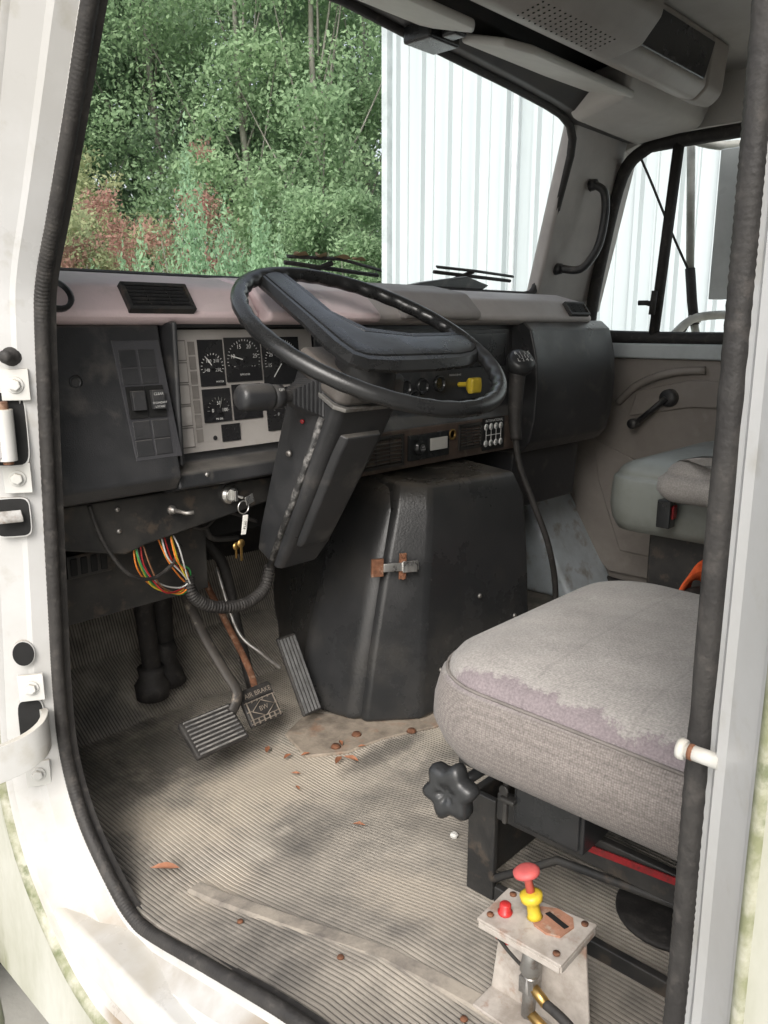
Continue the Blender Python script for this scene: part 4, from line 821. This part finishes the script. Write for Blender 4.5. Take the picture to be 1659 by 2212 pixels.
def leafobj(name,par,C_,Rr,nl,size,m,shell=.55,elong=2.0,up=False):
    C_=np.array(C_);Rr=np.array(Rr); w=(Rr.prod(1))**(2/3); idx=rg.choice(len(C_),nl,p=w/w.sum())
    d=rg.normal(size=(nl,3)); d/=np.linalg.norm(d,axis=1)[:,None]; rad=shell+(1-shell)*rg.random(nl)**.6; rad*=rg.normal(1,.14,nl)
    P=C_[idx]+d*Rr[idx]*rad[:,None]
    t=rg.normal(size=(nl,3))
    if up: t[:,2]=abs(t[:,2])*2.5
    t/=np.linalg.norm(t,axis=1)[:,None]; nn=d+rg.normal(size=(nl,3))*.6; bb=np.cross(t,nn); bb/=np.linalg.norm(bb,axis=1)[:,None]+1e-9
    s=size*rg.uniform(.55,1.4,nl)[:,None]
    V=np.stack([P-t*s*.5,P+bb*s/elong*.5,P+t*s*.5,P-bb*s/elong*.5],1).reshape(-1,3)
    c=V.mean(0); me=bpy.data.meshes.new(name); me.vertices.add(nl*4); me.vertices.foreach_set("co",(V-c).ravel()); me.loops.add(nl*4); me.loops.foreach_set("vertex_index",np.arange(nl*4,dtype=np.int32)); me.polygons.add(nl); me.polygons.foreach_set("loop_start",np.arange(0,nl*4,4,dtype=np.int32)); me.polygons.foreach_set("loop_total",np.full(nl,4,dtype=np.int32)); me.update(calc_edges=True)
    me.materials.append(m); o=bpy.data.objects.new(name,me); COL.objects.link(o); o.parent=par; o.location=Vector(c)-WL[par.name]; WL[o.name]=Vector(c); return o
def pol(deg,dist): return (-.5+dist*math.cos(math.radians(deg)),dist*math.sin(math.radians(deg)))
def tree(deg,dist,h,w,nl,size,m,z0=1.2,label="tall leafy green tree at the edge of the yard",nc=34,tr_=.18):
    x,y=pol(deg,dist); T=empty("tree",(x,y,0),label,"tree",group="trees beyond the yard")
    b=MB(); b.tube(cat([(x,y,0),(x+.1,y,h*.3),(x-.05,y+.1,h*.6),(x,y,h*.92)],5),.2,0,10,rf=lambda t:tr_*(1-t)*h/10+.015)
    C_=[];Rr=[]
    for k in range(nc):
        zz=z0+(h-z0)*((k+.5)/nc); q=(zz-z0)/(h-z0); ww=w*(.55+.75*math.sin(math.pi*min(q*.85+.12,1)))*.62
        a_=rg.uniform(0,6.28); rr=ww*rg.uniform(.25,1.0); c=(x+rr*math.cos(a_),y+rr*math.sin(a_),zz); C_.append(c); s=w*rg.uniform(.20,.40); Rr.append((s,s,s*rg.uniform(.5,.85)))
        if k%4==0: b.tube(cat([(x,y,zz*.62),((x+c[0])/2,(y+c[1])/2,zz*.78),c],3),.04,0,6,rf=lambda t:tr_*.2*(1-t)+.006)
    b.obj("trunk",T,BARK); leafobj("crown",T,C_,Rr,nl,size,m,.3); return T
for dg_,ds,h,w,m in((66,18,12,3.4,'g2'),(59,19,13,3.6,'g2'),(52,18,12.5,3.4,'g2'),(46,19,12,3.4,'g2'),(73,18,12,3.4,'g2')): tree(dg_,ds,h,w,26000,.19,LM[m],.6)
for dg_,ds,h,w,m in((63.5,14.5,10,2.3,'g1'),(57.5,15.5,11,2.3,'g2'),(52,14,10,2.0,'g1'),(47.2,13,9.5,1.9,'g1'),(44,14.5,9,1.8,'g1'),(69,13.5,9,2.2,'g1')): tree(dg_,ds,h,w,36000,.080,LM[m],1.0,"broad leafy tree with light green outer foliage",64,.08)
def bush(name,deg,dist,h,w,nl,size,m,label,cone=False,nc=36,spires=0):
    x,y=pol(deg,dist); T=empty(name,(x,y,0),label,"shrub")
    b=MB(); C_=[];Rr=[]
    for k in range(7):
        a_=k*.9; e=(x+w*.5*math.cos(a_),y+w*.5*math.sin(a_),h*rg.uniform(.5,.75)); b.tube(cat([(x+.05*math.cos(a_),y+.05*math.sin(a_),0),((x+e[0])/2,(y+e[1])/2,h*.4),e],4),.014,0,6,rf=lambda t:.016*(1-t)+.003)
    b.obj("branches",T,BARK)
    if cone:
        for s in range(spires):
            a_=rg.uniform(0,6.28); r0=w*.95*math.sqrt(rg.random()) if s else 0; hh=h*(1-.40*(r0/w))*rg.uniform(.82,1); sx_,sy_=x+r0*math.cos(a_),y+r0*math.sin(a_)
            for q in range(8):
                t=q/7; C_.append((sx_+rg.normal()*.03,sy_+rg.normal()*.03,hh*(.3+.7*t))); rr=w*.26*(1-t)**.8+.045; Rr.append((rr,rr,hh*.08+.04))
    else:
        for k in range(nc):
            a_=rg.uniform(0,6.28); rr=w*rg.uniform(.0,1.0); C_.append((x+rr*math.cos(a_),y+rr*math.sin(a_),h*rg.uniform(.3,1)*(1-.3*rr/w))); s=w*rg.uniform(.16,.34); Rr.append((s,s,s*.9))
    leafobj("foliage",T,C_,Rr,nl,size,m,.1,2.4,cone); return T
bush("cedar_shrub",55.8,9.2,3.75,1.15,44000,.055,LM['ce'],"bright green conifer shrub with pointed spires",True,spires=28)
bush("cedar_shrub",51.5,9.4,3.20,1.1,36000,.055,LM['ce'],"lower bright green conifer shrub beside the wall",True,spires=24)
bush("red_shrub",61.0,9.9,3.25,1.0,11000,.055,LM['rd'],"muted red autumn shrub behind green conifer")
bush("red_shrub",55.0,11.5,4.1,1.1,8000,.055,LM['rd'],"muted red autumn shrub behind green conifer")
bush("yellow_shrub",64.6,9.0,3.6,.80,8000,.06,LM['gy'],"thin yellow green shrub with autumn leaves")
bush("yellow_shrub",61.5,12.6,4.2,1.2,9000,.07,LM['gy'],"thin yellow green shrub with autumn leaves")
bush("green_shrub",48.2,10.2,3.8,1.0,22000,.06,LM['g1'],"leafy green shrub beside the metal building")
bush("green_shrub",45.0,9.8,3.6,.9,18000,.06,LM['g1'],"leafy green shrub beside the metal building")
bush("red_shrub",66.0,10.0,2.9,.9,6000,.06,LM['rd'],"low muted red autumn shrub at the yard edge")
# ------------------------------------------------------------------ light, world, camera
W=bpy.data.worlds.new("World"); SC.world=W; W.use_nodes=True; nt=W.node_tree; bg=nt.nodes["Background"]
sk=nt.nodes.new("ShaderNodeTexSky"); sk.sky_type='NISHITA'; sk.sun_disc=False; sk.sun_elevation=math.radians(42); sk.sun_rotation=math.radians(240); sk.dust_density=5; sk.air_density=1.3
hs=nt.nodes.new("ShaderNodeHueSaturation"); hs.inputs["Saturation"].default_value=.4; hs.inputs["Value"].default_value=1.8; nt.links.new(sk.outputs[0],hs.inputs["Color"]); nt.links.new(hs.outputs[0],bg.inputs[0]); bg.inputs[1].default_value=.15
sl=bpy.data.lights.new("sun","SUN"); sl.energy=1.4; sl.angle=math.radians(28); sl.color=(1,.98,.95)
so=bpy.data.objects.new("sun",sl); COL.objects.link(so); so.location=(-5,-3,8)
sv=Vector((-.74,-.42,.56)); so.rotation_euler=sv.to_track_quat('Z','Y').to_euler()
cd=bpy.data.cameras.new("camera"); cam=bpy.data.objects.new("camera",cd); COL.objects.link(cam); SC.camera=cam
cd.sensor_fit='VERTICAL'; cd.sensor_height=36; cd.lens=1750/2212*36; cd.clip_start=.02; cd.clip_end=600
cam.location=(-.5,0,1.8); cam.rotation_euler=(math.radians(90-13),0,math.radians(43-90))
SC.view_settings.view_transform='Standard'; SC.view_settings.look='None'; SC.view_settings.exposure=0
